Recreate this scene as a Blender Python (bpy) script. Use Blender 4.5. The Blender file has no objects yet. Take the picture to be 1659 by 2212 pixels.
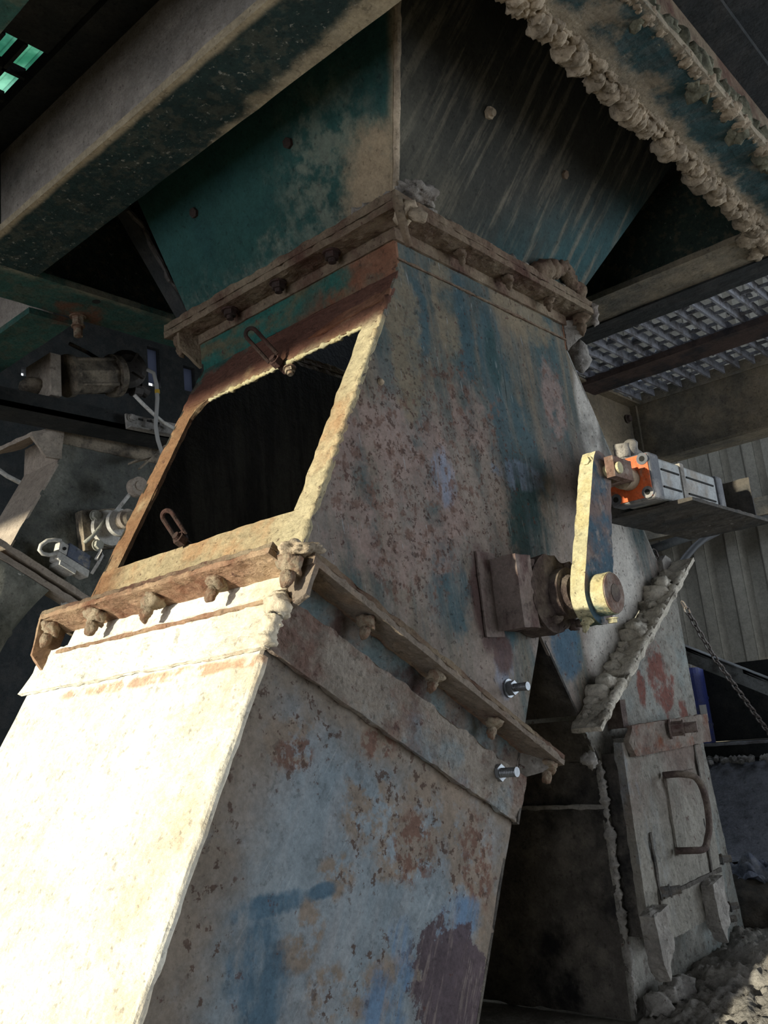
import bpy, bmesh, math, random
from mathutils import Vector, Matrix, noise
random.seed(4)
SC = bpy.context.scene
COL = SC.collection
V = Vector

# ------------------------------------------------------------------ camera
CAM = V((-1.1971, -0.9145, -0.8735)); YAW, PITCH, ROLL, FPX = 0.6990, 0.2271, -0.1025, 1967.8
def cam_axes():
    f = V((math.cos(PITCH)*math.cos(YAW), math.cos(PITCH)*math.sin(YAW), math.sin(PITCH)))
    r = V((math.sin(YAW), -math.cos(YAW), 0)); u = r.cross(f)
    return r*math.cos(ROLL)+u*math.sin(ROLL), -r*math.sin(ROLL)+u*math.cos(ROLL), f
RR, UU, FF = cam_axes()
cd = bpy.data.cameras.new('camera'); cam = bpy.data.objects.new('camera', cd); COL.objects.link(cam)
cd.sensor_fit = 'VERTICAL'; cd.sensor_height = 24.0; cd.lens = 24.0*FPX/2212.0
cd.clip_start = .02; cd.clip_end = 200
cam.matrix_world = Matrix(((RR.x, UU.x, -FF.x, CAM.x), (RR.y, UU.y, -FF.y, CAM.y), (RR.z, UU.z, -FF.z, CAM.z), (0, 0, 0, 1)))
SC.camera = cam
def at(px, py, **k):            # the point of a known plane seen at a photo pixel
    d = FF + RR*((px-829.5)/FPX) - UU*((py-1106.0)/FPX)
    ax, v = list(k.items())[0]; a = 'xyz'.index(ax)
    return CAM + d*((v-CAM[a])/d[a])

# ------------------------------------------------------------------ light
SC.view_settings.view_transform = 'Standard'; SC.view_settings.look = 'None'
SC.view_settings.gamma = 1.0; SC.view_settings.use_curve_mapping = False
SC.view_settings.exposure = 0.0
SC.cycles.use_denoising = True
SC.cycles.max_bounces = 6; SC.cycles.diffuse_bounces = 4
w = bpy.data.worlds.new('sky'); SC.world = w; w.use_nodes = True
bg = w.node_tree.nodes['Background']; bg.inputs[0].default_value = (.82, .86, .94, 1); bg.inputs[1].default_value = 2.4
def lamp(name, kind, loc, direction, energy, col, **k):
    d = bpy.data.lights.new(name, kind); o = bpy.data.objects.new(name, d); COL.objects.link(o)
    o.location = loc; o.rotation_euler = V(direction).to_track_quat('-Z', 'Y').to_euler()
    d.energy = energy; d.color = col
    for a, b in k.items(): setattr(d, a, b)
    return o
lamp('sun', 'SUN', (-8, 1, 2), (.0555, -.0074, -.0082), 6.6, (1.0, .93, .74), angle=math.radians(.7))
lamp('door_daylight', 'AREA', (1.9, -3.9, -.95), (-.15, 1, .1), 15, (.80, .90, 1.0), shape='RECTANGLE', size=3.0, size_y=2.6)
lamp('window_daylight', 'AREA', (3.9, -2.9, -.45), (-.8, .62, -.05), 68, (.78, .89, 1.0), shape='RECTANGLE', size=1.3, size_y=1.5)
lamp('skylight', 'AREA', (2.3, .6, 2.1), (-.1, -.1, -1), 60, (.75, .85, 1.0), shape='RECTANGLE', size=1.6, size_y=1.6)

# ------------------------------------------------------------------ materials
def srgb(r, g, b):
    return tuple((c/12.92 if c <= .04045 else ((c+.055)/1.055)**2.4) for c in (r/255, g/255, b/255)) + (1,)
class NT:
    def __init__(s, name):
        s.m = bpy.data.materials.new(name); s.m.use_nodes = True
        s.t = s.m.node_tree; s.n = s.t.nodes; s.l = s.t.links
        s.b = s.n['Principled BSDF']; s.tc = s.n.new('ShaderNodeTexCoord')
        s.co = s.tc.outputs['Object']
    def math(s, op, a, b=None, c=None):
        n = s.n.new('ShaderNodeMath'); n.operation = op
        for i, v in enumerate((a, b, c)):
            if v is None: continue
            if isinstance(v, (int, float)): n.inputs[i].default_value = v
            else: s.l.new(v, n.inputs[i])
        return n.outputs[0]
    def vec(s, op, a, b=None):
        n = s.n.new('ShaderNodeVectorMath'); n.operation = op
        for i, v in enumerate((a, b)):
            if v is None: continue
            if isinstance(v, (tuple, list, Vector)): n.inputs[i].default_value = tuple(v)
            else: s.l.new(v, n.inputs[i])
        return n.outputs['Value'] if op in ('LENGTH', 'DOT_PRODUCT', 'DISTANCE') else n.outputs[0]
    def noise(s, scale, detail=5, rough=.6, stretch=None, co=None, seed=0):
        co = co or s.co
        if stretch is not None:
            if len(stretch) == 2:       # (rotation about Y, (sx, sy, sz)): streaks that run along a sloping wall
                mp = s.n.new('ShaderNodeMapping'); mp.inputs['Rotation'].default_value = (0, stretch[0], 0)
                s.l.new(co, mp.inputs[0]); co = mp.outputs[0]; stretch = stretch[1]
            co = s.vec('MULTIPLY', co, stretch)
        if seed: co = s.vec('ADD', co, (seed*7.31, seed*3.17, seed*5.73))
        n = s.n.new('ShaderNodeTexNoise'); n.inputs['Scale'].default_value = scale
        n.inputs['Detail'].default_value = detail; n.inputs['Roughness'].default_value = rough
        s.l.new(co, n.inputs['Vector']); return n.outputs['Fac']
    def ramp(s, v, lo, hi):
        n = s.n.new('ShaderNodeMapRange'); n.interpolation_type = 'SMOOTHSTEP'
        n.inputs['From Min'].default_value = lo; n.inputs['From Max'].default_value = hi
        s.l.new(v, n.inputs['Value']); return n.outputs[0]
    def mix(s, f, a, b):
        n = s.n.new('ShaderNodeMix'); n.data_type = 'RGBA'
        if isinstance(f, (int, float)): n.inputs[0].default_value = f
        else: s.l.new(f, n.inputs[0])
        for i, v in ((6, a), (7, b)):
            if isinstance(v, tuple): n.inputs[i].default_value = v
            else: s.l.new(v, n.inputs[i])
        return n.outputs[2]
    def region(s, reg):
        amp = reg[-1]; out = None
        if reg[0] == 'ball':
            nz = s.noise((reg[4] if len(reg) > 5 else 22)*.6, 9, .74, seed=3)
            d = s.vec('SUBTRACT', s.co, tuple(reg[1]))
            d = s.vec('MULTIPLY', d, tuple(1/max(r, 1e-3) for r in reg[2]))
            L = s.math('ADD', s.vec('LENGTH', d), s.math('MULTIPLY', s.math('SUBTRACT', nz, .5), amp*2.2))
            soft = reg[3]
            out = s.ramp(L, 1+soft, 1-soft)
        else:
            nz = s.noise(18, 6, .65, seed=5)
            L = s.math('ADD', s.vec('DOT_PRODUCT', s.co, tuple(reg[1])), s.math('MULTIPLY', s.math('SUBTRACT', nz, .5), amp))
            out = s.ramp(L, reg[2], reg[3])
        return out
def grime(name, base, layers=(), rough=.88, bump=.35, bscale=90, metal=0.0, spec=.25, pits=.35):
    """base colour plus layers dict(col, scale, thr, soft, stretch, detail, op, regs)"""
    s = NT(name); c = base
    var = s.noise(7, 4, .6, seed=1)
    for i, L in enumerate(layers):
        fac = None
        if L.get('scale'):
            fac = s.ramp(s.noise(L['scale'], L.get('detail', 6), L.get('rough', .65), L.get('stretch'), seed=i+2),
                         L['thr']-L.get('soft', .06), L['thr']+L.get('soft', .06))
        rs = None
        for r in L.get('regs', ()):
            q = s.region(r); rs = q if rs is None else s.math('MAXIMUM', rs, q)
        if rs is not None: fac = rs if fac is None else s.math('MULTIPLY', fac, rs)
        if L.get('op', 1) != 1: fac = s.math('MULTIPLY', fac, L['op'])
        c = s.mix(fac, c, L['col'])
    if isinstance(c, tuple): c = s.mix(0.0, c, c)
    fine = s.noise(160, 3, .7, seed=9)
    mid = s.noise(38, 6, .7, seed=8)
    pit = s.ramp(s.noise(85, 3, .6, seed=13), .60, .68)
    k = s.math('ADD', s.math('MULTIPLY', s.ramp(var, .3, .7), .22), s.math('ADD', s.math('MULTIPLY', s.ramp(fine, .3, .7), .26), s.math('MULTIPLY', s.ramp(mid, .3, .7), .30)))
    k = s.math('MULTIPLY', s.math('ADD', k, .62), s.math('SUBTRACT', 1.0, s.math('MULTIPLY', pit, pits)))
    n = s.n.new('ShaderNodeVectorMath'); n.operation = 'SCALE'; s.l.new(c, n.inputs[0]); s.l.new(k, n.inputs['Scale'])
    s.l.new(n.outputs[0], s.b.inputs['Base Color'])
    s.b.inputs['Roughness'].default_value = rough; s.b.inputs['Metallic'].default_value = metal
    s.b.inputs['Specular IOR Level'].default_value = spec
    if bump:
        bn = s.n.new('ShaderNodeBump'); bn.inputs['Strength'].default_value = bump; bn.inputs['Distance'].default_value = .012
        h = s.math('ADD', s.noise(bscale, 6, .7, seed=11), s.math('MULTIPLY', s.noise(bscale*.22, 4, .6, seed=12), 2.0))
        s.l.new(h, bn.inputs['Height']); s.l.new(bn.outputs[0], s.b.inputs['Normal'])
    return s.m
def plain(name, col, rough=.6, metal=0.0):
    s = NT(name); s.b.inputs['Base Color'].default_value = col; s.b.inputs['Roughness'].default_value = rough
    s.b.inputs['Metallic'].default_value = metal; return s.m
DUST = (.44, .355, .255, 1); DUSTG = (.33, .31, .28, 1); PALE = (.62, .56, .44, 1); TAN = (.40, .29, .19, 1)
RUST = (.17, .065, .035, 1); RUSTD = (.075, .035, .028, 1); RUSTO = (.34, .15, .06, 1)
TEAL = (.035, .10, .105, 1); GREEN = (.022, .105, .085, 1); GREEND = (.018, .035, .03, 1)
BLUE = (.10, .19, .25, 1); BLUEG = (.235, .29, .32, 1); BLUED = (.045, .10, .15, 1); NAVY = (.03, .06, .12, 1)
TILT, TILTR = .5112, .5538
FINE = dict(col=RUSTD, scale=70, thr=.66, soft=.03, detail=4, op=.8)
def pb(px, py, r, y=0.0, soft=.25, amp=1.0, freq=22):    # a stain on a wall of constant y
    return ('ball', at(px, py, y=y), (r[0], .3, r[1]), soft, freq, amp)
M = {}
M['front'] = grime('front_plate_paint', (.048, .082, .086, 1), [
    dict(col=(.165, .135, .098, 1), scale=3.0, thr=.49, soft=.09, stretch=(.10, (2.6, 1, .40)), detail=8, op=.9),  # dust tone lowered to paint in the dimmer light on the upper plate
    dict(col=(.05, .078, .08, 1), scale=8, thr=.53, soft=.08, stretch=(.08, (2.6, 1, .28)), detail=8, op=.75),
    dict(col=(.25, .205, .175, 1), scale=7, thr=.47, soft=.10, stretch=(.12, (1.5, 1, .45)), detail=9, op=.8, regs=[('axis', (0, 0, -1), .22, .42, .15)]),
    dict(col=(.042, .082, .096, 1), scale=7, thr=.42, soft=.12, stretch=(.12, (2.4, 1, .35)), detail=8, op=.9, regs=[pb(1120, 1000, (.085, .17)), pb(1070, 820, (.05, .14)), pb(970, 1270, (.055, .085)), pb(1080, 1350, (.05, .05)), pb(905, 690, (.03, .09)), pb(1000, 700, (.03, .12))]),
    dict(col=(.26, .19, .165, 1), scale=13, thr=.46, soft=.10, detail=9, op=.8, regs=[pb(890, 960, (.13, .08)), pb(930, 1110, (.12, .06)), pb(1195, 860, (.05, .08)), pb(760, 960, (.08, .13)), pb(870, 1190, (.15, .05)), pb(1010, 900, (.06, .07))]),
    dict(col=(.20, .16, .105, 1), scale=14, thr=.40, soft=.16, op=.8, regs=[pb(870, 720, (.05, .16)), pb(1130, 690, (.10, .05)), pb(960, 660, (.04, .10))]),
    dict(col=(.024, .058, .06, 1), scale=10, thr=.42, soft=.12, stretch=(0, (2.4, 1, .4)), op=.85, regs=[pb(1150, 1150, (.08, .08)), pb(1140, 1080, (.05, .05)), pb(1065, 780, (.025, .07))]),
    dict(col=(.19, .235, .32, 1), scale=14, thr=.47, soft=.10, stretch=(0, (2.5, 1, .3)), op=.7, regs=[pb(1120, 1030, (.08, .03)), pb(960, 1030, (.03, .05)), pb(1090, 1460, (.03, .04))]),
    dict(col=(.30, .32, .32, 1), scale=60, thr=.66, soft=.03, stretch=(.1, (3, 1, .25)), detail=3, op=.6),
    dict(col=(.13, .075, .055, 1), scale=48, thr=.57, soft=.05, detail=7, op=.8, regs=[pb(900, 940, (.15, .10)), pb(1010, 880, (.13, .08)), pb(960, 1100, (.16, .10)), pb(1195, 860, (.05, .1)), pb(760, 960, (.09, .15)), pb(890, 1220, (.11, .07))]),
    dict(col=(.07, .042, .032, 1), scale=85, thr=.60, soft=.03, detail=4, op=.85, regs=[pb(930, 1000, (.30, .25))]),
    dict(col=(.45, .425, .38, 1), scale=8, thr=.31, soft=.14, op=.95, regs=[pb(1320, 1200, (.11, .22), amp=.3), pb(1330, 1420, (.11, .10), amp=.3), pb(1270, 900, (.045, .15), amp=.2), pb(1390, 1350, (.12, .12), amp=.2)]),
    dict(col=(.07, .06, .05, 1), scale=40, thr=.66, soft=.03, stretch=(.4, (1.5, 1, .5)), op=.8, regs=[pb(1350, 1280, (.13, .22), amp=.3)]),
    dict(col=BLUED, scale=9, thr=.42, soft=.1, op=.85, regs=[pb(1225, 1400, (.05, .06)), pb(1195, 1330, (.03, .05))]),
    dict(col=(.085, .05, .045, 1), scale=9, thr=.32, soft=.1, op=.9, regs=[pb(1045, 1290, (.035, .10), amp=.4), pb(1085, 1410, (.03, .04), amp=.6)]),
    FINE], bump=.3, pits=.5)
M['left'] = grime('inspection_frame_dust', (.33, .27, .165, 1), [
    dict(col=RUSTO, scale=9, thr=.53, soft=.10, detail=7, op=.5),
    dict(col=(.43, .375, .24, 1), scale=6, thr=.45, soft=.12, op=.9, regs=[('axis', (0, -1, 0), -.12, -.04, .03)]),
    dict(col=(.17, .085, .042, 1), scale=12, thr=.35, soft=.15, op=.9, regs=[('axis', (0, 1, 0), .46, .53, .04)]),
    dict(col=(.115, .048, .034, 1), scale=12, thr=.30, soft=.12, op=.95, regs=[('axis', (0, 0, 1), -.205, -.165, .05)]),  # rust above the hatch, darkened further for the shade lying there
    dict(col=GREEN, scale=9, thr=.42, soft=.06, op=.9, regs=[('axis', (0, .35, 1), .055, .085, .10)]),
    FINE], bump=.5, bscale=110)
M['upper'] = grime('rusty_green_paint', GREEN, [
    dict(col=(.13, .10, .055, 1), scale=7, thr=.52, soft=.08, stretch=(1, 1, 2), detail=8, op=.8),
    dict(col=RUST, scale=8, thr=.40, soft=.08, detail=8, op=.95, regs=[('axis', (0, -.55, -1), -.10, -.02, .08)]),
    dict(col=(.24, .125, .075, 1), scale=8, thr=.42, soft=.14, op=.85, regs=[('axis', (0, -1, 0), -.16, -.06, .08)]), FINE], bump=.4)
M['flange'] = grime('dusty_rust', (.16, .112, .075, 1), [
    dict(col=(.09, .042, .03, 1), scale=9, thr=.52, soft=.10, detail=8, op=.9),
    dict(col=(.25, .20, .135, 1), scale=6, thr=.52, soft=.12, detail=8, op=.85), FINE], bump=.6)
M['flange_warm'] = grime('dusty_orange_rust', (.30, .185, .12, 1), [
    dict(col=(.15, .06, .035, 1), scale=8, thr=.53, soft=.10, detail=8, op=.85),
    dict(col=(.42, .31, .20, 1), scale=7, thr=.54, soft=.12, detail=8, op=.8),
    dict(col=(.21, .175, .14, 1), scale=8, thr=.36, soft=.14, op=.95, regs=[('axis', (0, -1, 0), -.004, .012, .01)]), FINE], bump=.6)
M['flange_dust'] = grime('caked_dust_flange', (.30, .26, .21, 1), [
    dict(col=RUSTD, scale=10, thr=.56, soft=.10, detail=8, op=.8),
    dict(col=DUSTG, scale=8, thr=.48, soft=.14, detail=8, op=.7), FINE], bump=.7)
M['dust'] = grime('caked_dust', DUST, [dict(col=(.26, .215, .16, 1), scale=20, thr=.52, soft=.12, detail=8, op=.8)], bump=.55, bscale=70, rough=.97, spec=.05)
M['dustg'] = grime('grey_dust', DUSTG, [dict(col=(.19, .18, .165, 1), scale=14, thr=.52, soft=.12, detail=8, op=.8), dict(col=(.12, .10, .085, 1), scale=60, thr=.66, soft=.05)], bump=.55, bscale=60, rough=.97, spec=.05)
M['dust_pale'] = grime('pale_caked_dust', (.54, .50, .42, 1), [dict(col=(.14, .125, .10, 1), scale=16, thr=.57, soft=.06, detail=8, op=.85)], bump=.55, bscale=70, rough=.97, spec=.05)
M['dustolive'] = grime('olive_dust', (.25, .24, .17, 1), [dict(col=(.10, .10, .075, 1), scale=22, thr=.50, soft=.12, stretch=(2, 2, .7), detail=8, op=.9)], bump=.55, bscale=60, rough=.97, spec=.05)
M['bolt'] = grime('dusty_bolt', (.34, .28, .20, 1), [dict(col=RUST, scale=40, thr=.5, soft=.1, op=.7)], bump=.7, bscale=160)
M['boltrust'] = grime('rusty_bolt', (.05, .035, .03, 1), [dict(col=RUSTD, scale=40, thr=.5, soft=.1, op=.7)], bump=.6, bscale=160)
M['steel'] = grime('bright_steel', (.25, .265, .28, 1), [], rough=.5, bump=.05, metal=.7)
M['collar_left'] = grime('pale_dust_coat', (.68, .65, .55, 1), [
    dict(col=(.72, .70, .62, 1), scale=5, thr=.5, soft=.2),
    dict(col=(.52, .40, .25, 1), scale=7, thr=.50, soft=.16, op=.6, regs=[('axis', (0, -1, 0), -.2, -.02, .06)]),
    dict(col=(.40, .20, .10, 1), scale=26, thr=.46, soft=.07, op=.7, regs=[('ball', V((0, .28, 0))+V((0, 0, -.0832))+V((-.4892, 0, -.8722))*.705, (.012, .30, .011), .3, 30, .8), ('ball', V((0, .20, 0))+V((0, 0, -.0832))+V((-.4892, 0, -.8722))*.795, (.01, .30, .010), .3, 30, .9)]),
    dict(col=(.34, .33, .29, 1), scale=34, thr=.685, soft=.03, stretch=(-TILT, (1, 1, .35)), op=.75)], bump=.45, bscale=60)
LD = lambda px, py, r, **k: pb(px, py, r, **k)
TS = -TILT
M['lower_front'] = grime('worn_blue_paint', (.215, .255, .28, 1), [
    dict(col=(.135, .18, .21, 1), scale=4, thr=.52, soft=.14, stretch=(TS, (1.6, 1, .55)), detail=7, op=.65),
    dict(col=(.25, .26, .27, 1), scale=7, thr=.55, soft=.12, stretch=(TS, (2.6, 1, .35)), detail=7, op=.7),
    dict(col=(.30, .33, .35, 1), scale=60, thr=.64, soft=.04, stretch=(TS-.25, (3, 1, .2)), detail=3, op=.5),
    dict(col=(.195, .16, .125, 1), scale=10, thr=.36, soft=.14, detail=8, op=.95, regs=[
        ('axis', (-.872, 0, .489), -.185, -.055, .12), ('axis', (.489, 0, .872), -.945, -.865, .10), ('axis', (.872, 0, -.489), .54, .63, .07)]),
    dict(col=(.215, .17, .13, 1), scale=22, thr=.47, soft=.05, detail=9, op=.9, regs=[
        LD(625, 1600, (.05, .035)), LD(815, 1590, (.04, .04)), LD(880, 1820, (.075, .06)), LD(790, 1750, (.06, .05)), LD(940, 1740, (.08, .05)), LD(640, 2060, (.035, .025)),
        LD(840, 2130, (.08, .035)), LD(700, 2150, (.035, .035)), LD(1020, 1900, (.06, .12)), LD(720, 1890, (.035, .025)), LD(670, 1990, (.02, .03))]),
    dict(col=(.135, .07, .05, 1), scale=60, thr=.50, soft=.05, detail=6, op=.85, regs=[LD(630, 1625, (.035, .022)), LD(815, 1605, (.035, .025)), LD(890, 1835, (.05, .05)), LD(1030, 1850, (.04, .07))]),
    dict(col=(.075, .048, .036, 1), scale=62, thr=.595, soft=.03, detail=4, op=.9, regs=[LD(860, 1770, (.14, .10)), LD(1000, 1830, (.08, .12)), LD(640, 1560, (.08, .08)), LD(800, 2120, (.12, .05)), LD(430, 1700, (.05, .25))]),
    dict(col=BLUED, scale=9, thr=.48, soft=.08, stretch=(TS+.3, (1.2, 1, .6)), detail=8, op=.85, regs=[LD(570, 1960, (.06, .015)), LD(560, 2080, (.05, .06)), LD(600, 2180, (.06, .04)), LD(690, 1925, (.025, .01))]),
    dict(col=(.11, .19, .30, 1), scale=12, thr=.45, soft=.1, stretch=(TS, (2.4, 1, .35)), op=.9, regs=[LD(985, 1990, (.055, .03)), LD(830, 2190, (.04, .05)), LD(870, 2060, (.025, .05))]),
    dict(col=(.078, .058, .068, 1), scale=15, thr=.30, soft=.08, stretch=(TS, (2.5, 1, .4)), op=.97, regs=[LD(975, 2140, (.085, .10), soft=.06, amp=.8, freq=50)]),
    dict(col=(.20, .165, .155, 1), scale=38, thr=.60, soft=.06, stretch=(TS, (2.6, 1, .25)), op=.8, regs=[LD(970, 2150, (.10, .10))]),
    dict(col=RUSTD, scale=55, thr=.67, soft=.03, op=.7)], bump=.22, pits=.25)
M['collar_front'] = grime('dust_caked_collar', (.27, .235, .195, 1), [
    dict(col=(.155, .085, .065, 1), scale=9, thr=.54, soft=.08, detail=8, op=.85),
    dict(col=(.20, .27, .30, 1), scale=5, thr=.60, soft=.08, op=.7),
    dict(col=RUSTD, scale=46, thr=.64, soft=.04, op=.8)], bump=.8, bscale=60)
M['neck_front'] = grime('rusty_neck', (.22, .185, .155, 1), [
    dict(col=(.16, .25, .27, 1), scale=6, thr=.52, soft=.10, stretch=(TILT, (1, 1, 1.6)), op=.75),
    dict(col=RUSTD, scale=12, thr=.56, soft=.08, op=.8), FINE], bump=.6)
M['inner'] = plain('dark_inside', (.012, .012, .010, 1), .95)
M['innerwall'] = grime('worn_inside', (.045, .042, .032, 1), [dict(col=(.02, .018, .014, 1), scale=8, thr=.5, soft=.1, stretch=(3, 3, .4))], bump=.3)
M['hop_left'] = grime('hopper_green_dust', (.019, .066, .057, 1), [
    dict(col=(.012, .05, .05, 1), scale=4, thr=.55, soft=.12, op=.7),
    dict(col=(.16, .19, .155, 1), scale=30, thr=.58, soft=.08, stretch=(1, 2, 1), detail=8, op=.6, regs=[('axis', (0, 0, -1), -.14, -.02, .06)]),
    dict(col=(.15, .17, .13, 1), scale=24, thr=.50, soft=.10, detail=8, op=.8, regs=[('ball', (-.03, .08, .11), (.2, .14, .17), .5, 30, .6), ('ball', (-.03, .27, .09), (.2, .05, .02), .4, 40, .8), ('axis', (0, 0, -1), -.10, -.03, .10)]),
    dict(col=(.34, .26, .165, 1), scale=12, thr=.30, soft=.14, detail=8, op=.95, regs=[('ball', (-.02, -.02, .04), (.2, .105, .13), .3, 30, .5), ('axis', (0, -1, -.45), -.02, .012, .02)])], bump=.25, rough=.75)
M['hop_front'] = grime('hopper_streaked_dark', (.034, .034, .027, 1), [
    dict(col=(.02, .065, .07, 1), scale=6, thr=.44, soft=.12, stretch=(-.36, (1.5, 1, .3)), op=.9, regs=[('axis', (.5, 0, -1), -.02, .20, .05)]),
    dict(col=(.16, .14, .10, 1), scale=15, thr=.57, soft=.08, stretch=(-.36, (2.2, .5, .035)), detail=5, op=.6),
    dict(col=(.10, .095, .07, 1), scale=8, thr=.50, soft=.12, stretch=(-.36, (2.2, .5, .12)), op=.5, regs=[('axis', (-1, 0, -1), -.35, -.1, .1)])], bump=.2)
M['beam'] = grime('dark_green_beam_paint', (.030, .046, .036, 1), [
    dict(col=(.095, .085, .055, 1), scale=40, thr=.56, soft=.06, detail=8, op=.8),
    dict(col=(.28, .27, .23, 1), scale=60, thr=.68, soft=.03, op=.8)], bump=.5)
M['beam_left'] = grime('left_beam_paint', (.017, .036, .033, 1), [
    dict(col=(.075, .078, .058, 1), scale=34, thr=.54, soft=.06, detail=8, op=.6),
    dict(col=(.28, .28, .24, 1), scale=85, thr=.635, soft=.03, op=.8),
    dict(col=(.40, .33, .22, 1), scale=9, thr=.30, soft=.10, op=.95, regs=[('axis', (1, -.10, 0), -.258, -.222, .07), ('axis', (-1, 0, 0), .352, .366, .014)])], bump=.6)
M['web'] = grime('dusty_web', (.34, .30, .255, 1), [dict(col=(.12, .12, .11, 1), scale=3, thr=.56, soft=.14, stretch=(1, 1, 2), op=.7), dict(col=(.12, .10, .085, 1), scale=70, thr=.66, soft=.03)], bump=.4)
M['beam_front'] = grime('front_beam_paint', (.034, .078, .082, 1), [
    dict(col=(.075, .10, .095, 1), scale=30, thr=.52, soft=.08, stretch=(2, .6, 1), detail=8, op=.8),
    dict(col=(.30, .25, .18, 1), scale=4.5, thr=.56, soft=.05, detail=8, op=.97),
    dict(col=(.36, .30, .215, 1), scale=6, thr=.33, soft=.06, detail=8, op=.97, regs=[('axis', (0, 1, 0), -.415, -.390, .08), ('axis', (0, -1, 0), .475, .49, .04)])], bump=.7)
M['beam_green'] = grime('green_beam_paint', (.034, .095, .078, 1), [
    dict(col=(.075, .10, .075, 1), scale=28, thr=.52, soft=.07, detail=8, op=.8),
    dict(col=(.24, .21, .15, 1), scale=10, thr=.50, soft=.10, detail=8, op=.7, regs=[('axis', (0, -1, 0), -.90, -.875, .03)]),
    dict(col=RUST, scale=14, thr=.45, soft=.1, op=.8, regs=[('ball', (-.05, .98, .2), (.07, .05, .1), .3, 30, .8)])], bump=.4)
M['dark'] = grime('near_black_steel', (.026, .029, .029, 1), [dict(col=(.04, .04, .038, 1), scale=14, thr=.55, soft=.1)], bump=.3)  # near-black tone shared by steel, decking, ceiling and back wall
M['darkbrown'] = grime('dark_brown_steel', (.085, .06, .052, 1), [dict(col=(.03, .03, .034, 1), scale=8, thr=.52, soft=.1)], bump=.4)
M['channel'] = grime('dusty_channel', (.25, .205, .14, 1), [dict(col=(.06, .065, .06, 1), scale=4, thr=.52, soft=.14, op=.8), dict(col=(.2, .17, .13, 1), scale=14, thr=.6, soft=.1, op=.6)], bump=.3)
M['bracket'] = grime('dim_bracket', (.095, .085, .072, 1), [dict(col=(.05, .05, .048, 1), scale=8, thr=.52, soft=.1)], bump=.4)
M['grate'] = grime('dusty_grating', (.30, .31, .34, 1), [dict(col=(.12, .11, .105, 1), scale=18, thr=.54, soft=.1, op=.8)], bump=.5)
M['corr'] = grime('dusty_cladding', (.19, .18, .15, 1), [dict(col=(.13, .12, .095, 1), scale=2, thr=.5, soft=.2, stretch=(1, 1.5, .6), op=.7)], bump=.1, pits=.1)
M['concrete'] = grime('dusty_concrete', (.27, .255, .22, 1), [dict(col=(.15, .14, .125, 1), scale=6, thr=.52, soft=.12, op=.8), FINE], bump=.7, bscale=50)
M['floor'] = grime('floor_dust', (.24, .21, .16, 1), [dict(col=(.12, .11, .09, 1), scale=3, thr=.5, soft=.14)], bump=.5)
M['wall'] = grime('dim_wall', (.10, .10, .09, 1), [dict(col=(.05, .05, .05, 1), scale=2, thr=.5, soft=.2)], bump=.1)
M['arm_face'] = grime('arm_paint', (.165, .12, .105, 1), [dict(col=(.045, .10, .14, 1), scale=9, thr=.48, soft=.08, op=.9), dict(col=(.30, .25, .21, 1), scale=30, thr=.60, soft=.08, op=.8), FINE], bump=.4)
M['arm'] = grime('arm_dust', (.50, .46, .29, 1), [dict(col=(.44, .36, .17, 1), scale=14, thr=.55, soft=.1, op=.7), dict(col=(.06, .12, .11, 1), scale=22, thr=.46, soft=.06, op=.9, regs=[('ball', (.33, -.11, -.725), (.05, .05, .025), .3, 40, 1)]), FINE], bump=.5)
M['hubrust'] = grime('hub_rust', (.17, .105, .08, 1), [dict(col=(.30, .25, .21, 1), scale=26, thr=.55, soft=.1, op=.8)], bump=.6)
M['orange'] = grime('orange_paint', (.60, .115, .03, 1), [dict(col=(.30, .12, .06, 1), scale=20, thr=.60, soft=.08, op=.8), dict(col=DUST, scale=14, thr=.62, soft=.08, op=.8)], bump=.2, rough=.5)
M['alu'] = grime('dusty_aluminium', (.33, .345, .34, 1), [dict(col=(.25, .215, .17, 1), scale=12, thr=.54, soft=.1, op=.9), dict(col=(.16, .18, .19, 1), scale=6, thr=.6, soft=.1, op=.6)], rough=.55, bump=.2)
M['capgrey'] = grime('cap_grey', (.10, .105, .115, 1), [dict(col=DUSTG, scale=14, thr=.58, soft=.1, op=.7)], rough=.6, bump=.2)
M['purple'] = grime('purple_rust', (.11, .068, .062, 1), [dict(col=(.25, .205, .18, 1), scale=20, thr=.46, soft=.1, stretch=(1, 1, .5), detail=8, op=.85)], bump=.5)
M['bearing'] = grime('bearing_grime', (.085, .062, .055, 1), [dict(col=(.20, .165, .13, 1), scale=20, thr=.54, soft=.1, op=.75)], bump=.6)
M['right_low'] = grime('grey_flaking_paint', (.245, .235, .205, 1), [
    dict(col=(.20, .25, .25, 1), scale=5, thr=.54, soft=.1, op=.6),
    dict(col=(.16, .06, .045, 1), scale=9, thr=.42, soft=.06, op=.95, regs=[pb(1430, 1470, (.06, .08), amp=1.5), pb(1385, 1490, (.02, .04), amp=1.2), pb(1475, 1540, (.02, .03), amp=1.3)]),
    dict(col=(.13, .115, .10, 1), scale=40, thr=.60, soft=.06, op=.8), FINE], bump=.6)
M['door'] = grime('access_door_dust', (.25, .235, .20, 1), [
    dict(col=(.155, .115, .095, 1), scale=7, thr=.50, soft=.1, detail=8, op=.9, regs=[('axis', (0, 0, 1), -1.16, -1.0, .12)]),
    dict(col=(.21, .24, .26, 1), scale=18, thr=.56, soft=.08, stretch=(1, 1, .4), op=.6, regs=[('axis', (-1, 0, 0), -.62, -.52, .06)]),
    dict(col=RUSTD, scale=46, thr=.66, soft=.03, op=.8)], bump=.7)
M['door_top'] = grime('door_strap_rust', (.16, .115, .095, 1), [dict(col=(.24, .215, .18, 1), scale=16, thr=.5, soft=.1, op=.7), dict(col=RUST, scale=12, thr=.58, soft=.08)], bump=.7)
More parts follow.
